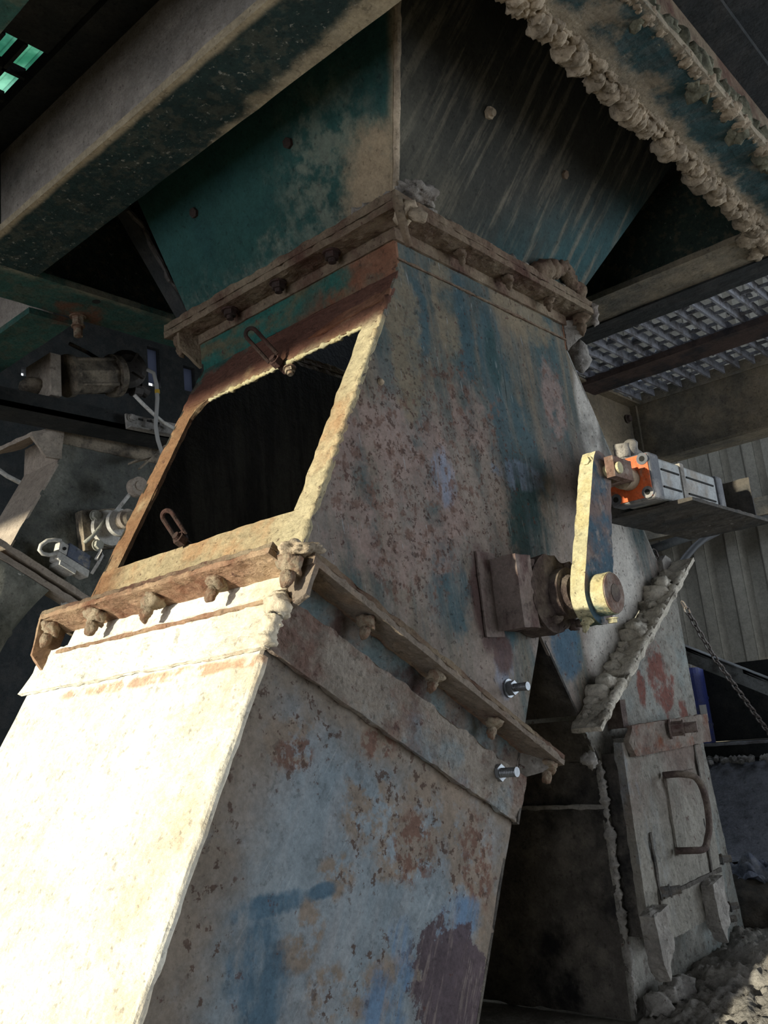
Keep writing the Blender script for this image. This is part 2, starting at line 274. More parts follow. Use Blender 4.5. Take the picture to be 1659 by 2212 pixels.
M['side_dark'] = grime('clumpy_dark_side', (.10, .09, .078, 1), [dict(col=(.20, .18, .15, 1), scale=7, thr=.55, soft=.10, detail=9, op=.9), dict(col=(.02, .02, .02, 1), scale=5, thr=.56, soft=.1)], bump=1.0, bscale=50)
M['bg_front'] = grime('bg_chute_mottled', (.25, .255, .215, 1), [dict(col=(.08, .085, .078, 1), scale=4, thr=.48, soft=.10, detail=8, op=.9), dict(col=(.14, .14, .115, 1), scale=14, thr=.58, soft=.1, op=.7)], bump=.6)
M['bg_pale'] = grime('bg_pale_dust', (.42, .355, .29, 1), [dict(col=(.25, .22, .18, 1), scale=14, thr=.56, soft=.1, op=.6, regs=[('axis', (0, 0, 1), -.03, .02, .04)])], bump=.3)
M['pipe'] = grime('pipe_dust', (.34, .34, .29, 1), [dict(col=(.11, .12, .10, 1), scale=5, thr=.52, soft=.1, detail=8, op=.8)], bump=.4)
M['motor'] = grime('motor_dust', (.30, .25, .185, 1), [dict(col=(.05, .045, .04, 1), scale=14, thr=.52, soft=.1, op=.8), dict(col=(.22, .19, .15, 1), scale=20, thr=.6, soft=.1, op=.7)], bump=.5)
M['black'] = grime('black_plastic', (.06, .054, .048, 1), [dict(col=(.09, .08, .07, 1), scale=20, thr=.58, soft=.1, op=.7)], rough=.5, bump=.2)
M['white'] = grime('dusty_white', (.60, .585, .54, 1), [dict(col=(.4, .36, .3, 1), scale=30, thr=.58, soft=.1, op=.6)], rough=.6, bump=.2)
M['cable'] = plain('grey_cable', (.36, .36, .34, 1), .6)
M['sensorblue'] = grime('sensor_grey_blue', (.11, .13, .18, 1), [dict(col=(.3, .28, .24, 1), scale=40, thr=.62, soft=.08)], rough=.5, bump=.1)
M['yellow'] = plain('yellow_tag', (.55, .35, .03, 1), .6)
M['chain'] = grime('chain_steel', (.30, .29, .28, 1), [dict(col=(.12, .10, .09, 1), scale=60, thr=.5, soft=.1)], rough=.6, bump=.2, metal=.3)
M['rubber'] = plain('black_rubber', (.02, .022, .025, 1), .6)
M['rail'] = grime('rail_dust', (.20, .215, .22, 1), [dict(col=(.10, .10, .10, 1), scale=10, thr=.55, soft=.1)], bump=.3)
M['drum'] = grime('blue_drum_paint', (.035, .05, .20, 1), [dict(col=(.08, .09, .14, 1), scale=20, thr=.6, soft=.1)], rough=.5, bump=.1)
M['label'] = plain('paper_label', (.5, .5, .48, 1), .7)
M['sand'] = grime('grey_sand', (.21, .22, .25, 1), [dict(col=(.12, .13, .15, 1), scale=20, thr=.55, soft=.1, op=.7)], bump=.8, bscale=80, rough=.97)
M['cloth'] = grime('blue_grey_cloth', (.15, .17, .22, 1), [dict(col=(.26, .27, .28, 1), scale=26, thr=.55, soft=.1, op=.7)], bump=.5)
M['sack'] = grime('dark_sack', (.085, .072, .055, 1), [dict(col=(.045, .042, .036, 1), scale=12, thr=.5, soft=.1)], bump=.8)
M['stone'] = grime('grey_stone', (.36, .355, .34, 1), [dict(col=(.22, .21, .2, 1), scale=30, thr=.55, soft=.1)], bump=.7)
def translucent():
    s = NT('turquoise_roof_sheet'); s.n.remove(s.b)
    t = s.n.new('ShaderNodeBsdfTranslucent')
    c = s.mix(s.ramp(s.noise(3, 5, .6), .35, .65), (.11, .27, .20, 1), (.36, .56, .46, 1)); s.l.new(c, t.inputs[0])
    s.l.new(t.outputs[0], s.n['Material Output'].inputs[0]); return s.m
M['roofsheet'] = translucent()
def frosted():
    s = NT('dirty_frosted_pane'); s.n.remove(s.b); t = s.n.new('ShaderNodeBsdfTranslucent'); t.inputs[0].default_value = (.13, .14, .17, 1)
    s.l.new(t.outputs[0], s.n['Material Output'].inputs[0]); return s.m
M['frosted'] = frosted()

# ------------------------------------------------------------------ geometry helpers
def tag(o, label=None, cat=None, group=None, kind=None):
    if label: o['label'] = label
    if cat: o['category'] = cat
    if group: o['group'] = group
    if kind: o['kind'] = kind
    return o
def thing(name, loc, label, cat, group=None):
    o = bpy.data.objects.new(name, None); COL.objects.link(o); o.location = loc; o.empty_display_size = .05
    return tag(o, label, cat, group)
class MB:
    def __init__(s): s.bm = bmesh.new(); s.slots = []
    def face(s, pts):
        vs = [s.bm.verts.new(tuple(q)) for q in pts]; s.bm.faces.new(vs); return s
    def prism(s, pts, vec):
        vec = V(vec); pts = [V(q) for q in pts]; n = len(pts)
        a = [s.bm.verts.new(q) for q in pts]; b = [s.bm.verts.new(q+vec) for q in pts]
        s.bm.faces.new(a); s.bm.faces.new(b[::-1])
        for i in range(n): s.bm.faces.new((a[i], b[i], b[(i+1) % n], a[(i+1) % n]))
        return s
    def box(s, o, ex, ey, ez):
        o, ex, ey, ez = V(o), V(ex), V(ey), V(ez)
        return s.prism([o, o+ex, o+ex+ey, o+ey], ez)
    def bx(s, x0, x1, y0, y1, z0, z1):
        return s.box((x0, y0, z0), (x1-x0, 0, 0), (0, y1-y0, 0), (0, 0, z1-z0))
    def cyl(s, p0, p1, r, n=20, r1=None, cap=True):
        p0, p1 = V(p0), V(p1); r1 = r if r1 is None else r1
        z = (p1-p0).normalized(); x = z.orthogonal().normalized(); y = z.cross(x)
        A = [s.bm.verts.new(p0+(x*math.cos(t)+y*math.sin(t))*r) for t in [2*math.pi*i/n for i in range(n)]]
        B = [s.bm.verts.new(p1+(x*math.cos(t)+y*math.sin(t))*r1) for t in [2*math.pi*i/n for i in range(n)]]
        for i in range(n): s.bm.faces.new((A[i], A[(i+1) % n], B[(i+1) % n], B[i]))
        if cap: s.bm.faces.new(A[::-1]); s.bm.faces.new(B)
        return s
    def tube(s, path, r, n=10, closed=False):
        path = [V(q) for q in path]; rings = []; prev = None; N = len(path)
        for i, q in enumerate(path):
            t = (path[(i+1) % N]-path[i-1]) if closed else (path[min(i+1, N-1)]-path[max(i-1, 0)])
            t.normalize()
            x = t.orthogonal().normalized() if prev is None else (prev-t*prev.dot(t)).normalized()
            prev = x; y = t.cross(x)
            rr = r if not callable(r) else r(i/(N-1))
            rings.append([s.bm.verts.new(q+(x*math.cos(a)+y*math.sin(a))*rr) for a in [2*math.pi*k/n for k in range(n)]])
        for i in range(N if closed else N-1):
            A, B = rings[i], rings[(i+1) % N]
            for k in range(n): s.bm.faces.new((A[k], A[(k+1) % n], B[(k+1) % n], B[k]))
        if not closed: s.bm.faces.new(rings[0][::-1]); s.bm.faces.new(rings[-1])
        return s
    def lump(s, c, r, amp=.35, freq=30, sub=3, sc=(1, 1, 1)):
        g = bmesh.ops.create_icosphere(s.bm, subdivisions=sub, radius=1.0)
        c = V(c)
        for v in g['verts']:
            d = v.co.normalized()
            q = V((d.x*sc[0], d.y*sc[1], d.z*sc[2]))*r
            k = noise.fractal((c+q)*freq, .8, 2.1, 4)
            v.co = c+q*(1+amp*k+.35*amp*noise.fractal((c+q)*freq*3.3, .7, 2.1, 2))
        return s
    def crust_tube(s, path, r, seed=0.0, sc=(1, 1, 1), cell=None, n=20, vary=.8, gritty=.5):
        path = [V(q) for q in path]; P = []; cell = cell or max(.003, r*.16)
        for a, b in zip(path[:-1], path[1:]):
            k = max(1, int((b-a).length/cell)); P += [a.lerp(b, i/k) for i in range(k)]
        P.append(path[-1]); off = V((seed*9.1, seed*4.7, seed*6.3)); rings = []
        for i, q in enumerate(P):
            t = (P[min(i+1, len(P)-1)]-P[max(i-1, 0)]).normalized(); x = V((0, 0, 1)) if abs(t.z) < .8 else V((1, 0, 0))
            x = (x-t*x.dot(t)).normalized(); y = t.cross(x); e = min(1, i/4+.15, (len(P)-1-i)/4+.15)
            rad = r*e*max(.18, .62+vary*noise.fractal((q+off)*(.55/r), .8, 2.2, 4)); ring = []
            for k in range(n):
                a = 2*math.pi*k/n; d = x*math.cos(a)+y*math.sin(a); d = V((d.x*sc[0], d.y*sc[1], d.z*sc[2])); v = q+d*rad
                v = v+d*(r*e*(gritty*.55*noise.fractal((v+off)*(2.2/r), .9, 2.2, 4)+.10*noise.fractal((v+off)*(7/r), .6, 2.0, 2)))
                ring.append(s.bm.verts.new(v))
            rings.append(ring)
        for A, Bq in zip(rings[:-1], rings[1:]):
            for k in range(n): s.bm.faces.new((A[k], A[(k+1) % n], Bq[(k+1) % n], Bq[k]))
        s.bm.faces.new(rings[0][::-1]); s.bm.faces.new(rings[-1]); return s
    def crust(s, cell=.015, amp=.004, freq=40, seed=0.0, along=None):
        bm = s.bm
        bmesh.ops.remove_doubles(bm, verts=bm.verts, dist=1e-5)
        bmesh.ops.triangulate(bm, faces=bm.faces)
        for _ in range(7):
            ed = [e for e in bm.edges if e.calc_length() > cell*1.5]
            if not ed or len(bm.verts) > 60000: break
            bmesh.ops.subdivide_edges(bm, edges=ed, cuts=1, use_grid_fill=False)
            bmesh.ops.triangulate(bm, faces=[f for f in bm.faces if len(f.verts) > 3])
        bm.normal_update()
        off = V((seed*13.1, seed*7.7, seed*3.3))
        mv = []
        for v in bm.verts:
            k = noise.fractal((v.co+off)*freq, .9, 2.2, 4)
            mv.append(v.co+v.normal*(amp*k) if along is None else v.co+v.normal*(amp*max(k, -.4)))
        for v, q in zip(bm.verts, mv): v.co = q
        return s
    def build(s, name, mat, parent=None, bevel=0, smooth=False, label=None):
        bmesh.ops.recalc_face_normals(s.bm, faces=s.bm.faces)
        me = bpy.data.meshes.new(name); s.bm.to_mesh(me); s.bm.free()
        me.materials.append(M[mat] if isinstance(mat, str) else mat)
        o = bpy.data.objects.new(name, me); COL.objects.link(o)
        if smooth:
            for q in me.polygons: q.use_smooth = True
        if parent is not None:
            L = V((0, 0, 0)); q = parent
            while q is not None: L += V(q.location); q = q.parent
            o.parent = parent; o.location = -L
        if bevel:
            b = o.modifiers.new('bevel', 'BEVEL'); b.width = bevel; b.segments = 2; b.limit_method = 'ANGLE'
        if label: o['label'] = label
        return o
def struct(name, mb, mat):
    return tag(mb.build(name, mat), kind='structure')
def root_loc(p):
    L = V((0, 0, 0))
    while p is not None: L += V(p.location); p = p.parent
    return L
BOLTS = {}
def bolt_mesh(kind, mat):
    if (kind, mat) in BOLTS: return BOLTS[(kind, mat)]
    b = MB()
    if kind == 'crusty':                    # nut and thread end under a coat of dust
        b.cyl((0, 0, 0), (0, 0, .014), .0135, 6, .0125); b.lump((0, 0, .008), .0150, .45, 90, 3, (1, 1, .75)); b.lump((.001, 0, .026), .0085, .4, 110, 3, (1, 1, 1.6))
    elif kind == 'hex':
        b.cyl((0, 0, 0), (0, 0, .003), .016, 20); b.cyl((0, 0, .003), (0, 0, .013), .0125, 6); b.cyl((0, 0, .013), (0, 0, .020), .007, 12)
    elif kind == 'stud':                    # washer, nut and a long clean thread
        b.cyl((0, 0, 0), (0, 0, .003), .0165, 24); b.cyl((0, 0, .003), (0, 0, .014), .013, 6)
        for i in range(9): b.cyl((0, 0, .014+i*.003), (0, 0, .0155+i*.003), .0075, 14, .0068); b.cyl((0, 0, .0155+i*.003), (0, 0, .017+i*.003), .0068, 14, .0075)
    elif kind == 'head':
        b.cyl((0, 0, 0), (0, 0, .003), .014, 20); b.cyl((0, 0, .003), (0, 0, .012), .011, 6)
    elif kind == 'longbolt':
        b.cyl((0, 0, 0), (0, 0, .004), .024, 24); b.cyl((0, 0, .004), (0, 0, .03), .018, 6); b.cyl((0, 0, .03), (0, 0, .034), .020, 20); b.cyl((0, 0, .034), (0, 0, .065), .013, 14)
    bmesh.ops.recalc_face_normals(b.bm, faces=b.bm.faces)
    me = bpy.data.meshes.new('bolt_'+kind); b.bm.to_mesh(me); b.bm.free(); me.materials.append(M[mat])
    if kind == 'crusty':
        for q in me.polygons: q.use_smooth = True
    BOLTS[(kind, mat)] = me; return me
def bolt(parent, pos, axis, kind='crusty', mat='bolt', scale=1.0, name='bolt', spin=None, label=None):
    o = bpy.data.objects.new(name, bolt_mesh(kind, mat)); COL.objects.link(o); o.parent = parent
    o.location = V(pos)-root_loc(parent)
    qn = V(axis).to_track_quat('Z', 'Y'); sp = random.uniform(0, 6) if spin is None else spin
    o.rotation_euler = (qn @ Matrix.Rotation(sp, 3, 'Z').to_quaternion()).to_euler(); o.scale = (scale,)*3
    if label: o['label'] = label
    return o

# ------------------------------------------------------------------ the shell of the building
struct('floor', MB().bx(-5, 4.0, -4, 4, -2.4, -2.3), 'floor')
ceil = MB()
for a in ((-5, .30, -4, 4), (.95, 4, -4, 4), (.30, .95, -4, 2.05), (.30, .95, 3.1, 4)): ceil.bx(a[0], a[1], a[2], a[3], 2.2, 2.3)
struct('ceiling', ceil, 'dark')
wl = MB().bx(-5.1, -5, -4, 4, .57, 2.2).bx(-5.1, -5, -4, -2.6, -2.3, .57).bx(-5.1, -5, 2.7, 4, -2.3, .57)
struct('wall_left', wl, 'wall')
wf = MB().bx(-5, .4, -4.1, -4, -2.3, 2.2).bx(3.4, 4, -4.1, -4, -2.3, 2.2).bx(.4, 3.4, -4.1, -4, .55, 2.2).bx(.4, 3.4, -4.1, -4, -2.3, -2.05)
struct('wall_front', wf, 'wall')
ops = [(1.385, 1.45, 1.39, 1.45), (2.30, 2.40, 1.53, 1.82), (2.60, 2.70, 1.56, 1.75)]
wb = MB(); xs = [-5] + [v for o in ops for v in (o[0], o[1])] + [4]
for i in range(0, len(xs), 2): wb.bx(xs[i], xs[i+1], 4, 4.1, -2.3, 2.2)
for o in ops: wb.bx(o[0], o[1], 4, 4.1, -2.3, o[2]).bx(o[0], o[1], 4, 4.1, o[3], 2.2)
struct('wall_back', wb, 'dark')
for i, o in enumerate(ops[1:]): struct('window_%d' % (i+1), MB().bx(o[0], o[1], 4.04, 4.045, o[2]+.04*(1-i), o[3]), 'frosted')
# corrugated cladding on the right
pitch, dep = .19, .055
pts = []; y = -4.0
while y < 4:
    pts += [V((4.0, y, 0)), V((4.0, y+pitch*.42, 0)), V((4.0-dep, y+pitch*.56, 0)), V((4.0-dep, y+pitch*.86, 0))]; y += pitch
cw = MB()
for a, b in zip(pts[:-1], pts[1:]):
    for z0, z1 in (((-2.3, -1.25), (.4, 2.2)) if -3.7 < a.y < -2.1 else ((-2.3, 2.2),)):
        cw.face([a+V((0, 0, z0)), b+V((0, 0, z0)), b+V((0, 0, z1)), a+V((0, 0, z1))])
o = cw.build('wall_right', 'corr'); sm = o.modifiers.new('thickness', 'SOLIDIFY'); sm.thickness = .012; sm.offset = 0
tag(o, kind='structure')
rs = MB(); N = 16
for i in range(N):
    a, b = .28+.72*i/N, .28+.72*(i+1)/N
    za, zb = 2.31+.012*math.sin(i*1.6), 2.31+.012*math.sin((i+1)*1.6)
    if i == N-1: continue
    rs.face([(a, 2.0, za), (b, 2.0, zb), (b, 3.15, zb), (a, 3.15, za)])
o = rs.build('roof_sheet', 'roofsheet'); sm = o.modifiers.new('thickness', 'SOLIDIFY'); sm.thickness = .004
tag(o, 'turquoise translucent roof sheet glowing beyond the small grating hole, upper left', 'roof sheet')

# ------------------------------------------------------------------ frame of I-beams
def ibeam(name, label, a, b, side, z, W_=.15, H=.30, tf=.016, tw=.012, mat='beam', webmat=None, group=None, crust=.0015):
    a, b = V(a), V(b); d = (b-a).normalized(); s = V(side).normalized(); up = V((0, 0, 1))
    r = thing(name, (a+b)/2+V((0, 0, z)), label, 'beam', group or 'I-beams framing the hopper')
    L = b-a; o = a+V((0, 0, z))
    MB().box(o-s*W_/2, s*W_, L, up*tf).crust(.03, crust, 25).build('bottom_flange', mat, r)
    MB().box(o-s*W_/2+up*(H-tf), s*W_, L, up*tf).build('top_flange', 'dark', r)
    MB().box(o-s*tw/2+up*tf, s*tw, L, up*(H-2*tf)).build('web', webmat or mat, r)
    return r
bl = ibeam('steel_beam', 'dark green I-beam with dusty edges running along the upper left of the hopper', (-.295, -.50, 0), (-.295, .875, 0), (1, 0, 0), .2, mat='beam_left', webmat='web', H=.30)
bf = ibeam('steel_beam', 'blue-green I-beam thickly caked with dust crossing the upper right corner', (-.60, -.42, 0), (1.30, -.42, 0), (0, 1, 0), .2, mat='beam_front', webmat='flange', crust=.003)
bb = ibeam('steel_beam', 'green crossbeam with a bolt and a hole behind the hopper on the left', (-.75, .94, 0), (1.14, .94, 0), (0, 1, 0), .2, W_=.14, mat='beam_green', webmat='beam')
br = ibeam('steel_beam', 'dusty dark beam running away behind the hopper on the right, above the grating', (1.07, -.345, 0), (1.07, .87, 0), (1, 0, 0), .2, mat='channel', webmat='beam')
b2 = ibeam('steel_beam', 'green beam bolted under the crossbeam at the left edge', (-.105, 1.013, 0), (-.105, 2.6, 0), (1, 0, 0), .182, W_=.115, H=.24, mat='beam_green', webmat='web')
b3 = ibeam('steel_beam', 'green beam corner at the top left corner beside the small grating hole', (-.652, -.3, 0), (-.652, 2.2, 0), (1, 0, 0), .30, W_=.16, H=.2, mat='beam_green', webmat='beam')
bolt(bb, at(168, 683, z=.2), (0, 0, -1), 'longbolt', 'bolt', .85, spin=.3)
h = at(208, 652, z=.199)
MB().cyl(h, h+V((0, 0, .002)), .010, 20).build('bolt_hole', 'inner', bb)
# dust hanging on the front beam
c1 = MB().crust_tube([(-.45, -.350, .202), (1.18, -.348, .202)], .022, 1, vary=.9).crust_tube([(-.45, -.362, .196), (1.0, -.360, .196)], .016, 2, vary=.9).crust_tube([(-.45, -.376, .199), (1.0, -.374, .199)], .010, 7, vary=1.0)
c1.build('dust_crust', 'dust', bf, smooth=True)
c2 = MB().crust_tube([(-.45, -.468, .232), (1.25, -.468, .232)], .034, 3, (1, .8, 1.4), vary=1.1, gritty=.6).crust_tube([(-.45, -.462, .260), (1.25, -.462, .260)], .024, 9, vary=1.1, gritty=.6)
c2.build('dust_heap', 'dustolive', bf, smooth=True)
MB().crust_tube([(-.45, -.482, .206), (1.25, -.482, .206)], .017, 5, (1, 1, .8), gritty=.7).build('dust_crust', 'dust', bf, smooth=True)
MB().crust_tube([(.96, -.33, .200), (1.04, -.32, .198), (1.15, -.30, .200)], .03, 6, (1, 1, .5)).build('dust_crust', 'dust', br, smooth=True)

# deck above with hole for the hopper
hl = [at(*q, z=.505) for q in ((25, 77), (98, 113), (0, 225))]
hx1 = max(hl[1].x, hl[2].x); hy0 = hl[0].y
dk = MB().bx(-.30, -.02, -.9, 1.6, .54, .56).bx(.95, 1.2, -.9, 1.6, .54, .56).bx(-.02, .95, -.9, -.2, .54, .56).bx(-.02, .95, .66, 1.6, .54, .56)
dk.bx(-1.2, -.30, -.9, hy0, .505, .525)
dk.build('deck_plate', 'dark'); o = bpy.data.objects['deck_plate']
tag(o, 'dark deck plate over the hopper frame, with the small bright grating hole beside it', 'deck')
g0 = MB().bx(hx1, -.30, hy0, 1.6, .501, .52)
g0.build('edge_plate', 'dark'); tag(bpy.data.objects['edge_plate'], 'dark edge strip between the small bright grating hole and the left I-beam', 'plate')
gr = MB()
for k in range(9):
    x = hx1-.046*(k+1)
    gr.bx(x-.004, x+.004, hy0, 1.5, .50, .53)
yy = hy0+.092
while yy < 1.5:
    gr.bx(-.9, hx1, yy-.004, yy+.004, .50, .525); yy += .092
gr.build('walkway_grating', 'dark'); tag(bpy.data.objects['walkway_grating'], 'dark grating with turquoise light showing through, top left corner', 'grating')

# ------------------------------------------------------------------ hopper
W, D, H1 = .6, .57, .0832
ha, hb, hc, he = .35, .45, .75, .15
def hp(x, y, z): return V(((-ha*z if x == 0 else W+hc*z), (-hb*z if y == 0 else D+he*z), z))
ZT = .55; Z0 = .032
hop = thing('feed_hopper', (.3, .28, .3), 'green tapering steel hopper hanging above the flanged chute', 'hopper')
def quad(a, b, c, d, th):
    n = (b-a).cross(d-a).normalized(); return MB().prism([a, b, c, d], n*th)
cc = V((.3, .28, .2))
quad(hp(0, 1, Z0), hp(0, 0, Z0), hp(0, 0, ZT), hp(0, 1, ZT), .005).build('side_panel', 'hop_left', hop)
quad(hp(0, 0, Z0), hp(1, 0, Z0), hp(1, 0, ZT), hp(0, 0, ZT), .005).build('front_panel', 'hop_front', hop)
quad(hp(1, 0, Z0), hp(1, 1, Z0), hp(1, 1, ZT), hp(1, 0, ZT), .005).build('side_panel', 'hop_front', hop)
quad(hp(1, 1, Z0), hp(0, 1, Z0), hp(0, 1, ZT), hp(1, 1, ZT), .005).build('back_panel', 'dark', hop)
MB().tube([hp(0, 0, z)+V((.003, -.002, 0)) for z in (Z0, .15, .3, .45, ZT)], .007, 10).crust(.012, .002, 60).build('corner_seam', 'dust', hop, smooth=True)
fl = MB()
for (a, b, c, d) in ((-.055, 0, -.055, D+.055), (W, W+.055, -.055, D+.055), (0, W, -.055, 0), (0, W, D, D+.055)):
    fl.bx(a, b, c, d, .016, .032)
fl.crust(.012, .0035, 45, 2).build('flange', 'flange', hop)
def hop_front_pt(px, py):
    n = V((0, -1, -hb)); P0 = V((0, 0, 0)); d = FF+RR*((px-829.5)/FPX)-UU*((py-1106.0)/FPX)
    return CAM+d*((P0-CAM).dot(n)/d.dot(n)), n
def hop_left_pt(px, py):
    n = V((-1, 0, -ha)); d = FF+RR*((px-829.5)/FPX)-UU*((py-1106.0)/FPX)
    return CAM+d*((V((0, 0, 0))-CAM).dot(n)/d.dot(n)), n
q, n = hop_front_pt(1050, 245); bolt(hop, q, n, 'hex', 'dust', 1.0, spin=.4)
q, n = hop_front_pt(1215, 378); bolt(hop, q, n, 'head', 'flange', .9)
for px, py in ((628, 310), (425, 460)):
    q, n = hop_left_pt(px, py); bolt(hop, q, n, 'head', 'boltrust', 1.0)
# clods on the flange rim
cl = MB().crust_tube([(-.045, .06, .036), (-.035, -.02, .038), (.03, -.048, .036)], .017, 11)
cl.crust_tube([(.02, -.03, .036), (.64, -.03, .036)], .017, 12, vary=.8, gritty=.4)

cl.crust_tube([(.655, -.05, .03), (.662, -.055, .0), (.655, -.05, -.03)], .014, 14)
MB().crust_tube([(.42, -.035, .038), (.50, -.045, .065), (.55, -.048, .085), (.585, -.045, .055), (.645, -.04, .036)], .026, 13, vary=.5, gritty=.35).build('rust_heap', 'flange', hop, smooth=True)
cl.build('dust_crust', 'flange_dust', hop, smooth=True, label='crumbly dust clods on the rim of the hopper flange')
MB().lump((.012, -.056, .050), .030, .5, 50, 4, (1.4, .8, .55)).build('dust_clod', 'flange_dust', hop, smooth=True)
hk = MB().tube([V((-.056, -.058, .012))+V(q) for q in ((0, 0, 0), (.004, 0, -.03), (.016, .004, -.055), (.035, .012, -.075))], lambda t: .010-.004*t, 8)
hk.crust(.008, .003, 60).build('lug', 'flange', hop, smooth=True)
# dark corner brace behind the hopper
s0, s1 = at(410, 675, y=.70), at(285, 455, y=.70)
brc = MB(); dvec = (s1-s0).normalized()
brc.box(s0-dvec*.02, (s1-s0)*1.5, V((.05, 0, -.02)), V((0, .008, 0))).box(s0-dvec*.02, (s1-s0)*1.5, V((0, .05, 0)), V((.008, 0, -.003)))
brr = brc.build('corner_brace', 'dark', hop, label='black angle iron brace at the left corner of the hopper')
cb = MB().tube([s0+(s1-s0)*t+V((-.012+.006*math.sin(t*17), -.01, .01*math.sin(t*11))) for t in [i/14 for i in range(15)]], .006, 8)
cb.crust(.01, .003, 70).build('cable', 'black', brr)
bolt(brr, at(365, 570, y=.695), (-.3, -1, 0), 'hex', 'boltrust', 1.0)

# ------------------------------------------------------------------ diverter chute (inverted Y)
E1 = V((-math.sin(TILT), 0, -math.cos(TILT))); NI = V((math.cos(TILT), 0, -math.sin(TILT)))     # along left leg, across it (inwards)
F1 = V((math.sin(TILTR), 0, -math.cos(TILTR))); NR = V((-math.cos(TILTR), 0, -math.sin(TILTR)))
B = V((0, 0, -H1)); BR = V((W, 0, -H1)); CR = V((.3101, 0, -.7365)); Y = V((0, 1, 0))
LL, LR = .640, .590
eL = B+E1*LL; eR = BR+F1*LR
iL = CR+E1*((eL-CR).dot(E1)); iR = CR+F1*((eR-CR).dot(F1))
WL = (iL-eL).length; WR = (iR-eR).length
div = thing('diverter_chute', (.3, .28, -.6), 'large blue-grey inverted-Y steel diverter chute with an open inspection hatch', 'chute')
pant = [V((0, 0, 0)), B, eL, iL, CR, iR, eR, BR, V((W, 0, 0))]
fp = MB()
fp.prism([pant[i] for i in (0, 1, 2, 3, 4)]+[V((.3101, 0, 0))], Y*.006).prism([V((.3101, 0, 0))]+[pant[i] for i in (4, 5, 6, 7, 8)], Y*.006)
fp.crust(.03, .0016, 9, 1).build('front_panel', 'front', div, smooth=False)
bp = MB(); bp.prism([q+Y*D for q in [pant[i] for i in (0, 1, 2, 3, 4)]+[V((.3101, 0, 0))]], -Y*.006).prism([q+Y*D for q in [V((.3101, 0, 0))]+[pant[i] for i in (4, 5, 6, 7, 8)]], -Y*.006)
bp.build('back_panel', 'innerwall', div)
MB().prism([V((0, 0, 0)), V((0, D, 0)), B+Y*D, B], V((.006, 0, 0))).crust(.03, .0012, 14).build('upper_panel', 'upper', div)
# sloping face with the inspection opening
def lp(a, y): return B+E1*a+Y*y
o0, o1, y0, y1 = .120, .532, .048, .522
rim = MB()
def rimstrip(poly): rim.prism([lp(*q) for q in poly], NI*.008)
rimstrip([(0, 0), (0, D), (o0, D), (o0, 0)]); rimstrip([(o1, 0), (o1, D), (LL, D), (LL, 0)])
rimstrip([(o0, 0), (o1, 0), (o1, y0), (o0, y0)]); rimstrip([(o0, y1), (o1, y1), (o1, D), (o0, D)])
rimstrip([(o0, y1), (o0, y1-.04), (o0+.008, y1-.022), (o0+.022, y1-.008), (o0+.04, y1)])
rim.crust(.012, .0022, 50, 4).build('inspection_frame', 'left', div)
flk = MB().prism([lp(.075, -.004), lp(.078, .10), lp(.09, .16), lp(.083, .2), lp(.055, .12), lp(.05, 0)], -NI*.004)
flk.crust(.012, .003, 50, 6).build('rust_scale', 'upper', div, label='flaking layer of rust above the hatch opening')
MB().crust_tube([lp(o0+.001, y0)+NI*.004, lp(o0+.001, y1-.03)+NI*.004], .0062, 21, n=10, cell=.004).build('dust_edge', 'arm', div, smooth=True, label='yellow dust caked along the top edge of the hatch opening')
MB().crust_tube([lp(.05, .003), lp(.30, .001), lp(.55, .003), lp(.61, .003)], .0075, 22, n=10, cell=.005).build('dust_edge', 'left', div, smooth=True, label='dust caked on the front edge of the hatch frame')
MB().prism([BR, eR, eR+Y*D, BR+Y*D], -V((math.cos(TILTR), 0, math.sin(TILTR)))*.006).build('outer_panel', 'right_low', div)
MB().prism([V((W, 0, 0)), BR, BR+Y*D, V((W, D, 0))], V((-.006, 0, 0))).build('upper_panel', 'upper', div)
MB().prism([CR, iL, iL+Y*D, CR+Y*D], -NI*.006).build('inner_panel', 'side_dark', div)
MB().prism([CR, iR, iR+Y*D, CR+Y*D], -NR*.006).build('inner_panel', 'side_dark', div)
# top flange: plate ring and upright leg
tf = MB()
for (a, b, c, d) in ((-.055, 0, -.055, D+.055), (W, W+.055, -.055, D+.055), (0, W, -.055, 0), (0, W, D, D+.055)): tf.bx(a, b, c, d, 0.0, .014)
tf.crust(.012, .003, 45, 3).build('top_flange', 'flange', div)
lg = MB().bx(-.005, .0, 0, D, -.022, 0).bx(-.005, W+.005, -.006, 0, -.024, 0)
lg.crust(.014, .0015, 45, 3).build('flange_leg', 'flange', div)
for y in (.13, .28, .43): bolt(div, (-.03, y, 0), (0, 0, -1), 'hex', 'boltrust', 1.1)
for x in (.165, .33, .49): bolt(div, (x, -.03, 0), (0, 0, -1), 'crusty', 'flange', .8)
bolt(div, (-.03, -.045, .004), (.1, -.8, -.6), 'crusty', 'dust', 1.5); bolt(div, (-.03, D+.03, 0), (0, 0, -1), 'crusty', 'flange', 1.2)
bolt(div, (W+.03, -.03, 0), (0, 0, -1), 'crusty', 'flange', 1.3)
gus = MB().prism([V((0, D, 0)), V((-.05, D+.01, 0)), V((-.045, D+.015, -.03)), V((0, D, -.075))], V((0, .008, 0)))
gus.crust(.012, .002, 50).build('gusset', 'flange', div)
gus = MB().prism([V((W, -.002, -.015)), V((W+.04, -.03, -.01)), V((W+.035, -.03, -.05)), V((W+.0, -.002, -.085))], V((0, .01, 0)))
gus.crust(.012, .006, 50).build('gusset', 'flange_dust', div)
wb_ = MB().box((.0, -.004, -.062), (W, 0, 0), (0, .004, 0), (0, 0, .004)); wb_.crust(.012, .0025, 60).build('weld_seam', 'flange', div)
